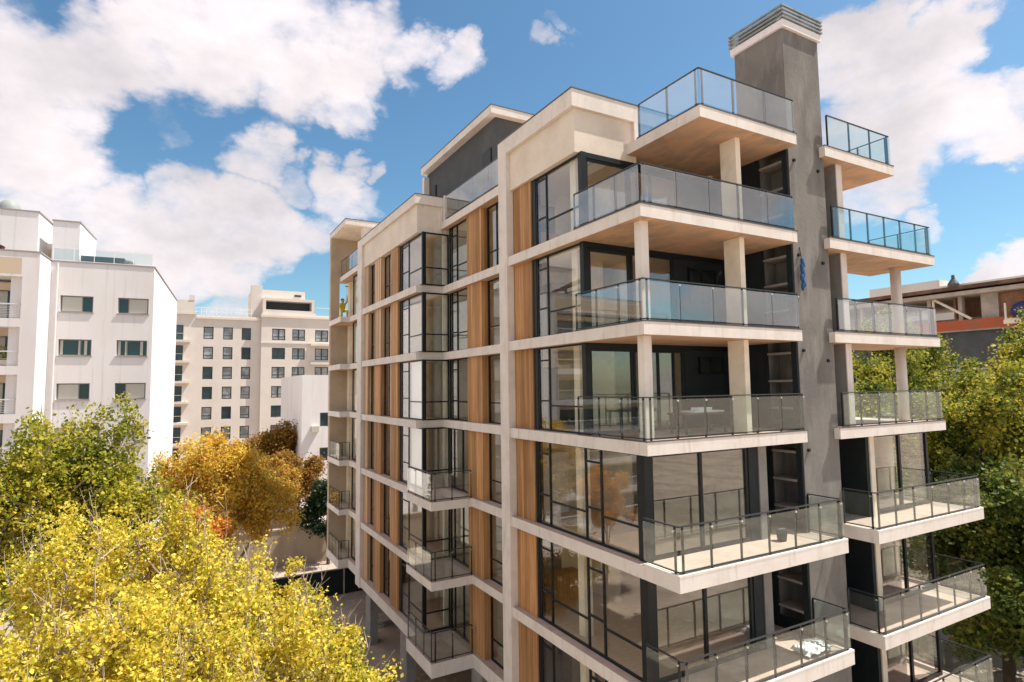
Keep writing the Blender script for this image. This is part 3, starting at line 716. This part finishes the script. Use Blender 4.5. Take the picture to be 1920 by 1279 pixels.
# ------------------------------------------------------------------ centre cream building
cb = thing('cream_apartment_block', 'distant cream apartment block with rows of dark framed square windows and a rooftop tower', 'apartment building', (0,95,0))
CRM = mat('cream_render', (.70,.63,.56), .9, .15, n1=(.3,(.63,.565,.50),.45,.7,U1))
GWIN = mat('far_window_glass', (.20,.23,.23), .15, .6, n1=(.6,(.42,.43,.42),.45,.6,U1))
DFR = mat('far_window_frame', (.045,.05,.055), .5)
holes = []
rows = [22.62-2.86*i for i in range(8)]
for zt in rows:
    for (a, b) in ((2.82,4.10),(5.35,6.62),(7.80,9.05)): holes.append((a, b, zt-1.78, zt, 1))
    for (a, b) in ((11.9,13.75),(14.75,16.6)): holes.append((a, b, zt-1.72, zt, 2))
    holes.append((18.1,20.1,zt-1.8,zt,2))
m = MB(); wall_y(m, 0, .4, -4, 10.4, GR0, 24.3, [h[:4] for h in holes if h[4] == 1])
wall_y(m, -.6, -.2, 10.41, 26, GR0, 24.9, [h[:4] for h in holes if h[4] == 2])
m.box(10.41,10.8,-.2,12,GR0,24.9)
m.box(-4,26,11.6,12,GR0,24).box(-4,26,.6,11.6,22.9,23.1)
m.box(-4,26,.8,.9,GR0,22.9)
m.build('wall', CRM, cb)
m = MB().box(1.9,10.4,-.22,-.001,23.75,24.05).box(10.35,26,-.85,-.601,24.3,24.6).box(10.35,26,-.7,-.601,20.4,20.6).box(-4,1.9,-.3,-.001,24.3,24.6)
m.build('cornice', CRM, cb)
MB().box(-4,1.6,-.25,.4,24.61,26.3).box(.9,1.6,-.3,.35,26.3,27.0).build('roof_parapet', CRM, cb); m = MB()
m.box(9.3,16.9,1.5,8,24.2,28.75).box(9.1,10.6,1.2,2.4,24.2,29.3).box(10.6,18.2,-.4,1.49,24.91,25.5).box(10.6,18.0,-.3,1.4,26.9,27.3).box(10.6,11.0,-.3,1.4,25.5,26.9).box(17.6,18.0,-.3,1.4,25.5,26.9)
m.build('roof_house', CRM, cb)
MB().box(11.0,17.6,1.40,1.48,25.5,26.9).box(15.3,16.3,1.42,1.499,27.9,28.2).build('roof_opening', DFR, cb)
rm = MB().bar((1.7,0,25.35),(9.3,0,25.35),.06).bar((1.7,0,24.8),(9.3,0,24.8),.04).bar((18.2,-.5,26.1),(26,-.5,26.1),.06)
for i in range(12): rm.bar((1.8+i*.66,0,24.3),(1.8+i*.66,0,25.35),.05)
rm.build('roof_railing', BLIND, cb)
for (a, b, za, zb, kind) in holes:
    if zb < 6: continue
    y = .1 if kind == 1 else -.5; t = .12
    fr = MB().box(a,b,y,y+.1,za,za+t).box(a,b,y,y+.1,zb-t,zb).box(a,a+t,y,y+.1,za+t,zb-t).box(b-t,b,y,y+.1,za+t,zb-t)
    zz = za+(zb-za)*.32
    if kind == 1: fr.box(a+t,b-t,y+.01,y+.09,zz-.04,zz+.04)
    else: fr.box((a+b)/2-.09,(a+b)/2+.09,y,y+.1,za+t,zb-t); fr.box(a+t,(a+b)/2-.09,y+.01,y+.09,zz-.04,zz+.04); fr.box((a+b)/2+.09,b-t,y+.01,y+.09,zz-.04,zz+.04)
    f = fr.build('window', DFR, cb)
    MB().box(a+t-.02,b-t+.02,y+.04,y+.06,za+t-.02,zb-t+.02).build('window_pane', GWIN if (hash((round(a*10), round(za*10))) % 4) else DGL, f)
for zt in rows[:7]:      # side balconies of the left wing and right edge
    b_ = MB().box(-3.9,1.2,-1.3,-.001,zt-2.35,zt-2.05).bar((1.15,-1.25,zt-1.15),(-3.9,-1.25,zt-1.15),.05).bar((1.15,-1.25,zt-1.15),(1.15,-.05,zt-1.15),.05).bar((1.15,-1.25,zt-2.05),(1.15,-1.25,zt-1.15),.05)
    b_.build('balcony', CRM, cb)
    MB().box(17.3,26,-1.7,-.601,zt-2.5,zt-2.15).build('balcony', CRM, cb)
    f = MB().box(-3,-2.9,-.06,-.003,zt-2,zt).box(-1.4,-1.3,-.06,-.003,zt-2,zt).box(.2,.3,-.06,-.003,zt-2,zt).box(-3,.3,-.06,-.003,zt,zt+.1).build('window', DFR, cb)
    MB().box(-2.9,.2,-.04,-.01,zt-2,zt).build('window_pane', DGL, f)

# low white block between
lb = thing('low_white_block', 'narrow white gable end block standing between the cream building and the new building', 'building', (10.71,62,0))
m = MB(); wall_y(m, 0, .3, 0, 9, GR0, 14.9, [(1.75,2.6,9.7,11.1),(1.75,2.6,6.3,7.6)])
m.box(0,.3,.3,14,GR0,14.9).box(.3,9,13.7,14,GR0,14.9).box(.3,8.9,.35,13.6,14.1,14.3); m.build('wall', WHITE, lb)
for z0, z1 in ((9.7,11.1),(6.3,7.6)):
    f = MB().box(1.75,1.82,.1,.2,z0,z1).box(2.53,2.6,.1,.2,z0,z1).box(1.82,2.53,.1,.2,z1-.07,z1).box(1.82,2.53,.1,.2,z0,z0+.07).build('window', WFR, lb)
    MB().box(1.80,2.55,.14,.16,z0+.05,z1-.05).build('window_pane', DGL, f)
MB().box(.9,1.6,-.5,-.001,9.2,9.8).build('air_conditioner', CURT, lb)

# ------------------------------------------------------------------ right: building under construction and pale block behind it
rc = thing('unfinished_building', 'half built brick and concrete building with an orange floor edge beyond the right hand trees', 'building', (68,0,0))
BRK = mat('hollow_brick', (.34,.16,.09), .9, n1=(1.1,(.24,.12,.08),.42,.6,U1), n2=(4,(.45,.27,.17),.5,.7,(1,1,3)))
RUST = mat('rusty_deck', (.12,.065,.045), .85, n1=(1,(.2,.12,.08),.45,.6,U1))
RED = mat('orange_safety_mesh', (.50,.10,.04), .8, n1=(.6,(.36,.13,.07),.4,.6,U1))
OLDC = mat('raw_concrete', (.48,.41,.34), .9, n1=(1,(.38,.32,.27),.42,.6,U1))
MB().box(0,14,8,52,15,18.35).build('lower_storey', PHSE, rc)
MB().box(-.5,14,6,54,18.36,18.9).build('floor_slab', OLDC, rc)
MB().box(-.62,-.501,24.6,38,18.9,19.45).box(-.6,-.501,24.6,38,18.5,18.9).build('safety_mesh', RED, rc)
MB().box(-1.2,14,4,54,21.85,22.25).build('roof_slab', OLDC, rc)
MB().box(-1.4,14.1,4,54,22.45,22.8).build('roof_deck', RUST, rc)
for y in (12,16.5,20,23.8,26.2,29.2,32,35,39,44): MB().box(-.2,.35,y,y+(1.4 if y == 26.2 else .35),18.9,21.85).build('column', OLDC, rc)
MB().box(.1,.3,32.4,35,18.9,19.9).box(.1,.3,27.6,32,18.9,19.7).box(.1,.3,24.15,26.2,18.9,21.8).box(.1,.3,35.4,48,18.9,20.6).box(.4,12,30,30.2,18.9,21.8).build('brick_wall', BRK, rc)
MB().bar((-.3,31.6,21.8),(-.3,28.4,19.5),.22).bar((-.3,31.7,21.8),(-.3,31.7,19.0),.18).build('prop', CREAM, rc)
for y in (21,22,23): MB().bar((-.4,y,18.9),(-.4,y,21.9),.1).build('scaffold_pole', CREAM, rc)
wt = thing('water_tank', 'dark blue round water tank in a pale frame on the unfinished building edge', 'water tank', (67.2,24.0,19.0))
MB().ball((0,0,.85),.9,1.05,.85,18,12).build('tank_body', mat('navy_plastic', (.03,.035,.13), .4), wt, smooth=True)
MB().bar((-.7,-1.2,0),(-.7,-1.2,1.6),.14).bar((-.7,1.2,0),(-.7,1.2,1.6),.14).bar((-.7,-1.3,.05),(-.7,1.3,.05),.2).build('tank_frame', CREAM, wt)
MB().box(-1,-.3,-6,1.3,-.35,-.0).build('tank_shelf', CREAM, wt)
pb = thing('pale_rooftop_block', 'pale flat roofed block with a small lantern tower behind the unfinished building', 'building', (96,30,0))
MB().box(0,12,14,24,GR0,28.2).box(0,12,3,13.9,GR0,27.2).box(-4,8,-8,26,GR0,23.6).build('wall', CRM, pb)
MB().tube((-.5,12,25.6),(-.5,12,27.2),.7,n=10).tube((-.5,12,27.2),(-.5,12,27.9),.75,.3,n=8).tube((-.5,12,27.9),(-.5,12,28.5),.25,.2,n=8).build('lantern', LEAD, pb)
bl = thing('grey_plant_room', 'plain pale grey plant room seen between the right wing balconies', 'building', (30.5,21.3,0))
MB().box(0,5,0,4,GR0,20.3).box(-.06,5.06,-.06,4.06,20.3,20.4).build('wall', mat('pale_grey_render', (.42,.41,.41), .9), bl)

# ------------------------------------------------------------------ site walls
wl = MB().box(-6,13.5,50,50.35,GR0,2.5).box(-6.05,13.6,49.94,50.41,2.5,2.62).build('boundary_wall', mat('tan_render', (.34,.27,.20), .95, n1=(.8,(.27,.21,.16),.42,.65,(1,1,.25))))
tag(wl, 'long tan rendered boundary wall behind the dark site fence', 'wall')
fn = thing('site_fence', 'dark green solid sheet fence with pale top rail closing the yard', 'fence', (0,41.5,0))
MB().box(3.4,13.8,0,.06,GR0,1.35).build('fence_sheet', mat('dark_green_sheet', (.012,.02,.02), .6), fn)
MB().box(3.4,13.8,-.05,.0,1.351,1.43).build('top_rail', OLDC, fn)
for x in (3.4,6.6,10.0,13.2): MB().box(x,x+.08,-.09,-.002,GR0,1.35).build('fence_post', OLDC, fn)
kb = MB().box(7.2,7.55,12,37,GR0,GR0+.35).build('yard_kerb', KERB); tag(kb, 'pale concrete kerb running along the earth yard under the building', 'kerb')
pt = thing('plank_stack', 'stack of grey scaffold planks lying under the raised building', 'planks', (12.2,34.6,GR0))
for i in range(4):
    for j in range(5): MB().box(-1.9+.12*((i*7+j*3)%4),1.6+.1*((i+j)%3),j*.26,j*.26+.22,i*.09,i*.09+.05).build('plank', OLDC, pt)
dr = thing('paint_drum', 'small white topped drum on the earth under the building', 'drum', (11.0,30.6,GR0))
MB().tube((0,0,0),(0,0,.42),.2,n=16).build('drum_body', FRAME, dr); MB().tube((0,0,.421),(0,0,.5),.21,n=16).build('lid', BLIND, dr)

# ------------------------------------------------------------------ trees
BARK = mat('pale_bark', (.50,.40,.29), .9, n1=(3,(.16,.12,.085),.42,.62,(1,1,.3)), bump=.5, bscale=12)
BARKD = mat('dark_bark', (.07,.05,.038), .9, n1=(3,(.11,.08,.06),.42,.62,(1,1,.3)))
def leaf_mat(name, cols, trans=.35):
    m = bpy.data.materials.new(name); m.use_nodes = True; T = m.node_tree; P = T.nodes['Principled BSDF']
    g = T.nodes.new('ShaderNodeNewGeometry'); r = T.nodes.new('ShaderNodeValToRGB'); r.color_ramp.interpolation = 'LINEAR'
    el = r.color_ramp.elements
    while len(el) < len(cols): el.new(.5)
    for i, c in enumerate(cols): el[i].position = i/(len(cols)-1); el[i].color = (*c, 1)
    tc = T.nodes.new('ShaderNodeTexCoord'); nz = T.nodes.new('ShaderNodeTexNoise'); nz.inputs['Scale'].default_value = .55; nz.inputs['Detail'].default_value = 3
    T.links.new(tc.outputs['Object'], nz.inputs['Vector'])
    a = math_node(T, 'MULTIPLY', math_node(T, 'SUBTRACT', nz.outputs['Fac'], .5), 1.6)
    f = math_node(T, 'ADD', math_node(T, 'ADD', math_node(T, 'MULTIPLY', g.outputs['Random Per Island'], .7), .15), a, True)
    T.links.new(f, r.inputs[0]); T.links.new(r.outputs[0], P.inputs['Base Color'])
    P.inputs['Roughness'].default_value = .55; P.inputs['Specular IOR Level'].default_value = .25
    t = T.nodes.new('ShaderNodeBsdfTranslucent'); T.links.new(r.outputs[0], t.inputs[0])
    mx = T.nodes.new('ShaderNodeMixShader'); mx.inputs[0].default_value = trans
    T.links.new(P.outputs[0], mx.inputs[1]); T.links.new(t.outputs[0], mx.inputs[2]); T.links.new(mx.outputs[0], T.nodes['Material Output'].inputs[0])
    return m
def leaves(name, C, size, m, parent, up=.35):
    """one small bent leaf at each row of C"""
    n = len(C); a = NR.normal(size=(n,3)); a /= np.linalg.norm(a,axis=1)[:,None]
    nrm = NR.normal(size=(n,3)); nrm[:,2] += up*2; b = np.cross(nrm, a); b /= np.linalg.norm(b,axis=1)[:,None]+1e-9
    c = np.cross(a, b)
    s = size*NR.uniform(.6,1.35,(n,1))
    V = np.empty((n,4,3)); V[:,0] = C-a*s*.6; V[:,1] = C+b*s*.42+c*s*.12; V[:,2] = C+a*s*.6; V[:,3] = C-b*s*.42+c*s*.12
    me = bpy.data.meshes.new(name); me.vertices.add(n*4); me.vertices.foreach_set('co', V.reshape(-1))
    me.loops.add(n*4); me.loops.foreach_set('vertex_index', np.arange(n*4, dtype=np.int32))
    me.polygons.add(n); me.polygons.foreach_set('loop_start', np.arange(0,n*4,4,dtype=np.int32))
    try: me.polygons.foreach_set('loop_total', np.full(n,4,dtype=np.int32))
    except Exception: pass
    me.update(calc_edges=True); me.validate(); me.materials.append(m)
    o = bpy.data.objects.new(name, me); COL.objects.link(o); o.parent = parent
    return o
def tree(label, loc, lobes, leafm, n_leaf, size, bark=BARK, trunk_r=.16, cl_r=.35, per=22, name='broadleaf_tree', group=None, twigs=0, shell=.55, sub=11, subr=(.20,.42), tall=1.0, cat='tree', forks=None, tw_len=.8):
    """lobes: (dx,dy,z,rx,ry,rz) in metres from the base; crown = leaf clusters on branch tips in the lobes"""
    o = thing(name, label, cat, loc, 0, group)
    lob = np.array(lobes, float); vol = lob[:,3]*lob[:,4]*lob[:,5]; pr = vol**.75; pr /= pr.sum()
    # break every lobe into small irregular sprays
    subs = []
    for j, l in enumerate(lob):
        for q in range(sub):
            d = NR.normal(size=3); d[2] = d[2]*.8+.25; d /= np.linalg.norm(d); f = NR.uniform(.40,1.2); r = NR.uniform(*subr)
            subs.append((*(l[:3]+d*l[3:6]*f), *(l[3:6]*r*np.array([1,1,NR.uniform(.9,1.7)*tall])), j))
    subs = np.array(subs); nc = max(6, n_leaf//per)
    pr = (subs[:,3]*subs[:,4]*subs[:,5])**.7; pr /= pr.sum()
    idx = NR.choice(len(subs), nc, p=pr); d = NR.normal(size=(nc,3)); d /= np.linalg.norm(d,axis=1)[:,None]
    rad = NR.uniform(0, 1, nc)**(1/2.2)
    P = subs[idx,:3] + d*subs[idx,3:6]*rad[:,None]*1.1
    own = idx[P[:,2] > .4]
    P = P[P[:,2] > .4]; nc = len(P)
    cr = cl_r*NR.uniform(.5,1.5,nc)
    rep = np.repeat(np.arange(nc), per); off = NR.normal(size=(len(rep),3))*.5; off[:,2] *= .75
    Cn = P[rep] + off*cr[rep][:,None]
    # trunk and limbs
    top = lob[:,:3].mean(axis=0); m = MB()
    zt = max(lob[:,2].min()*.55, 1.0)
    pts = [Vector((0,0,0)), Vector((.1,.05,zt*.5)), Vector((top[0]*.3,top[1]*.3,zt))]
    for i in range(2): m.tube(pts[i], pts[i+1], trunk_r*(1-.2*i), trunk_r*(.8-.2*i), n=8)
    for l in lob:
        c = Vector(l[:3]); mid = pts[2].lerp(c, .5) + Vector((RND.uniform(-.2,.2),RND.uniform(-.2,.2),.1))
        m.tube(pts[2], mid, trunk_r*.5, trunk_r*.33, n=6); m.tube(mid, c, trunk_r*.33, trunk_r*.18, n=6)
    for sb in subs:
        l = lob[int(sb[6])]; c = Vector(l[:3]); e = Vector(sb[:3]); q = c.lerp(e,.5)+Vector((RND.uniform(-.15,.15),RND.uniform(-.15,.15),RND.uniform(-.05,.15)))
        m.tube(c, q, trunk_r*.16, trunk_r*.12, n=5, cap=False); m.tube(q, e, trunk_r*.12, trunk_r*.07, n=5, cap=False)
    sel = NR.choice(nc, min(nc, 160+twigs), replace=False)
    for k, i in enumerate(sel):
        p = Vector(P[i]); c = Vector(subs[own[i],:3])
        s = c.lerp(p, .15); q = c.lerp(p, .6) + Vector((RND.uniform(-.12,.12),RND.uniform(-.12,.12),RND.uniform(-.05,.15)))
        m.tube(s, q, trunk_r*.14, trunk_r*.08, n=4, cap=False); m.tube(q, p, trunk_r*.08, trunk_r*.05, n=4, cap=False)
        if k < twigs:
            e = p + (p-c).normalized()*tw_len*RND.uniform(.1,.5) + Vector((RND.uniform(-.2,.2),RND.uniform(-.2,.2),tw_len*RND.uniform(.15,.7)))
            h = p.lerp(e,.5)+Vector((RND.uniform(-.07,.07),RND.uniform(-.07,.07),0)); m.tube(p, h, trunk_r*.06, trunk_r*.04, n=4, cap=False); m.tube(h, e, trunk_r*.04, trunk_r*.018, n=4, cap=False)
            for _ in range(2):
                w = p.lerp(e, RND.uniform(.2,.7)); m.tube(w, w+Vector((RND.uniform(-.3,.3),RND.uniform(-.3,.3),RND.uniform(.15,.4)))*tw_len, trunk_r*.04, trunk_r*.02, n=3, cap=False)
    m.build('trunk', bark, o)
    leaves('crown', Cn, size, leafm, o)
    return o
YL = leaf_mat('golden_leaf', [(.20,.23,.03),(.42,.41,.04),(.64,.56,.05),(.80,.68,.09),(.84,.68,.13),(.72,.50,.05),(.34,.37,.04),(.70,.60,.07)], .42)
YG = leaf_mat('lime_leaf', [(.08,.11,.015),(.20,.24,.03),(.38,.37,.04),(.56,.49,.05),(.72,.56,.07)], .48)
OR = leaf_mat('amber_leaf', [(.44,.28,.05),(.72,.52,.08),(.84,.66,.12),(.72,.36,.06),(.62,.56,.09),(.80,.60,.10)], .52)
RU = leaf_mat('rust_leaf', [(.10,.085,.025),(.22,.14,.03),(.42,.19,.035),(.34,.19,.03),(.14,.13,.03)], .4)
DG = leaf_mat('dark_green_leaf', [(.012,.028,.012),(.02,.045,.015),(.035,.06,.02)], .2)
MAP = leaf_mat('orange_maple_leaf', [(.50,.20,.04),(.74,.32,.06),(.80,.42,.08),(.66,.40,.07)], .5)
O2 = leaf_mat('russet_leaf', [(.22,.16,.04),(.44,.24,.05),(.60,.34,.06),(.62,.46,.08),(.34,.32,.06)], .42)
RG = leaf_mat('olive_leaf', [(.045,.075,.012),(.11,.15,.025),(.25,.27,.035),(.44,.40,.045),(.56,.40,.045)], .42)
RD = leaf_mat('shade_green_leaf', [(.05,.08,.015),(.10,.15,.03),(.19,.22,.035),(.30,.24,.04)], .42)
G = GR0
# foreground golden trees, below the camera
tree('golden leaved tree with bare pale twigs in the bottom left corner', (-2.0,10.6,G), [(-1.2,.5,8.8,1.6,1.4,1.5),(.6,.6,8.8,1.6,1.5,1.5),(-.3,-.8,7.4,1.8,1.4,1.5),(1.8,-.2,7.8,1.3,1.3,1.2),(-2.0,-.4,8.0,1.3,1.2,1.4)], YL, 60000, .063, twigs=240, sub=20, subr=(.13,.30), tall=1.5, cl_r=.19, trunk_r=.2, name='golden_tree', group='golden trees in the foreground', tw_len=1.1)
tree('golden leaved tree at the bottom centre nearest the yard', (1.65,11.6,G), [(-.9,.6,8.7,1.4,1.3,1.5),(.3,.3,8.3,1.3,1.2,1.4),(.0,-.9,7.4,1.3,1.1,1.2),(1.1,.1,7.6,.9,.9,1.2),(-1.2,1.5,9.2,1.1,1.0,1.2)], YL, 50000, .063, twigs=240, sub=20, subr=(.13,.30), tall=1.5, cl_r=.19, trunk_r=.18, name='golden_tree', group='golden trees in the foreground', tw_len=1.0)
tree('taller golden tree rising behind the bottom left corner tree', (-.2,15.5,G), [(-1.6,0,9.2,1.2,1.2,1.4),(.2,.2,9.3,1.3,1.2,1.4),(1.9,.2,8.7,1.0,1.1,1.2),(2.8,.4,7.6,.8,.9,1.2),(.9,-.3,8.2,1.3,1.2,1.2)], YL, 42000, .066, twigs=150, sub=20, subr=(.13,.30), tall=1.5, cl_r=.2, trunk_r=.2, name='golden_tree', group='golden trees in the foreground', tw_len=1.2)
# green tree in front of the white block
tree('bushy green and lime tree covering the foot of the white block', (-2.4,20.5,G), [(-.8,0,10.6,1.6,1.4,1.7),(.4,.3,11.3,1.2,1.2,1.6),(-2.4,.2,11.3,1.2,1.2,1.6),(1.3,.2,10.0,1.0,1.0,1.4),(-2.6,-.2,9.6,1.6,1.4,1.7),(.3,-.4,9.0,1.8,1.5,1.6),(.9,-.2,11.6,.5,.5,.9),(-.7,0,12.0,.6,.6,1.0)], YG, 56000, .088, twigs=90, tall=1.5, subr=(.15,.32), cl_r=.26, sub=20, trunk_r=.24, name='green_tree')
# amber trees in the middle
tree('amber and yellow tree rising in front of the cream block', (1.3,31,G), [(.2,0,10.2,1.3,1.3,1.3),(-.9,0,9.0,1.4,1.3,1.4),(1.5,-.1,9.0,1.3,1.2,1.4),(2.6,0,7.8,1.2,1.2,1.2),(.6,-.3,7.6,1.6,1.4,1.5)], OR, 34000, .115, sub=20, subr=(.13,.30), tall=1.5, twigs=40, cl_r=.42, trunk_r=.2, name='autumn_tree', group='autumn trees in the middle distance')
tree('orange brown tree rising behind the tan boundary wall', (6.0,54,G), [(-1.4,0,6.0,1.4,1.4,1.5),(.6,0,6.2,1.5,1.4,1.4),(2.0,.2,5.6,1.5,1.4,1.4),(-.3,0,4.4,2.2,1.5,1.4),(-3.2,0,5.4,1.6,1.4,1.7)], O2, 30000, .15, sub=20, subr=(.15,.32), tall=1.3, twigs=20, cl_r=.42, trunk_r=.18, name='autumn_tree', group='autumn trees in the middle distance')
tree('rust coloured bushy tree at the foot of the cream block', (7.6,66,G), [(-1.6,0,7.4,2.0,2,1.8),(1.2,0,8.0,2.2,2,2.0),(3.2,.2,7.8,1.5,1.5,1.8),(.6,-.4,5.6,3.0,2,2.0)], RU, 30000, .2, twigs=10, cl_r=.6, trunk_r=.25, name='autumn_tree', group='autumn trees in the middle distance', bark=BARKD)
tree('brown and green tree beside the foot of the low white block', (9.6,57,G), [(-1.2,0,6.6,1.7,1.6,1.6),(.6,0,5.8,1.5,1.5,1.5),(-.4,0,4.4,1.8,1.4,1.4)], RU, 22000, .17, twigs=10, cl_r=.5, trunk_r=.2, name='autumn_tree', group='autumn trees in the middle distance', bark=BARKD)
tree('dark evergreen bush against the corner of the new building', (10.6,49.0,G), [(0,0,4.4,1.2,1.1,2.2),(-1.0,0,3.6,1.0,1.0,1.2)], DG, 16000, .16, cl_r=.4, trunk_r=.15, name='evergreen_bush', bark=BARKD)
tree('low golden shrub beside the yard kerb', (3.2,26.5,G), [(0,0,3.4,1.3,1.2,1.5),(-1.4,0,4.6,1.2,1.2,1.5),(1.3,.2,2.4,1.0,1.0,1.1)], OR, 14000, .12, twigs=20, cl_r=.35, trunk_r=.1, name='autumn_shrub')
tree('slim orange maple between the green tree and the amber tree', (.5,26.0,G), [(-.2,0,8.4,.8,.8,1.0),(.4,0,7.6,.9,.9,1.0),(-.5,0,6.8,1.1,1.0,1.1)], MAP, 20000, .10, twigs=60, cl_r=.25, trunk_r=.1, name='golden_tree')
# trees on the right
RT = [((30.5,18.5),'lime topped tree directly behind the right wing columns',13.6,RG,2.7),((34.5,14.0),'tall lime tree with the brightest yellow crown at the right edge',14.8,RG,3.0),
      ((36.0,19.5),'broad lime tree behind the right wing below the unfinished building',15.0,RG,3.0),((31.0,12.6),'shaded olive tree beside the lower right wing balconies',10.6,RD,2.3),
      ((42.0,22.0),'far lime tree nearest the unfinished building',18.0,RG,3.6),((30.2,23.5),'lime tree behind the round columns',13.5,RG,2.8),((43,14),'large lime tree at the right edge behind the bright crown',17.8,RG,3.4)]
for (x, y), lab, h, lm, r in RT:
    lobes = []
    for i in range(7):
        a = i*2.4; lobes.append((r*.62*math.cos(a), r*.62*math.sin(a), h-r*.9-(i%4)*r*.55, r*.62, r*.62, r*.55))
    lobes.append((0,0,h-r*.5,r*.6,r*.6,r*.55)); lobes.append((r*.2,-.3,h-r*2.6,r*.8,r*.8,r*.7))
    tree(lab, (x,y,G), lobes, lm, 40000, .155, twigs=10, cl_r=.5, trunk_r=.28, name='broadleaf_tree', group='trees right of the new building', bark=BARKD, sub=15, subr=(.15,.34))
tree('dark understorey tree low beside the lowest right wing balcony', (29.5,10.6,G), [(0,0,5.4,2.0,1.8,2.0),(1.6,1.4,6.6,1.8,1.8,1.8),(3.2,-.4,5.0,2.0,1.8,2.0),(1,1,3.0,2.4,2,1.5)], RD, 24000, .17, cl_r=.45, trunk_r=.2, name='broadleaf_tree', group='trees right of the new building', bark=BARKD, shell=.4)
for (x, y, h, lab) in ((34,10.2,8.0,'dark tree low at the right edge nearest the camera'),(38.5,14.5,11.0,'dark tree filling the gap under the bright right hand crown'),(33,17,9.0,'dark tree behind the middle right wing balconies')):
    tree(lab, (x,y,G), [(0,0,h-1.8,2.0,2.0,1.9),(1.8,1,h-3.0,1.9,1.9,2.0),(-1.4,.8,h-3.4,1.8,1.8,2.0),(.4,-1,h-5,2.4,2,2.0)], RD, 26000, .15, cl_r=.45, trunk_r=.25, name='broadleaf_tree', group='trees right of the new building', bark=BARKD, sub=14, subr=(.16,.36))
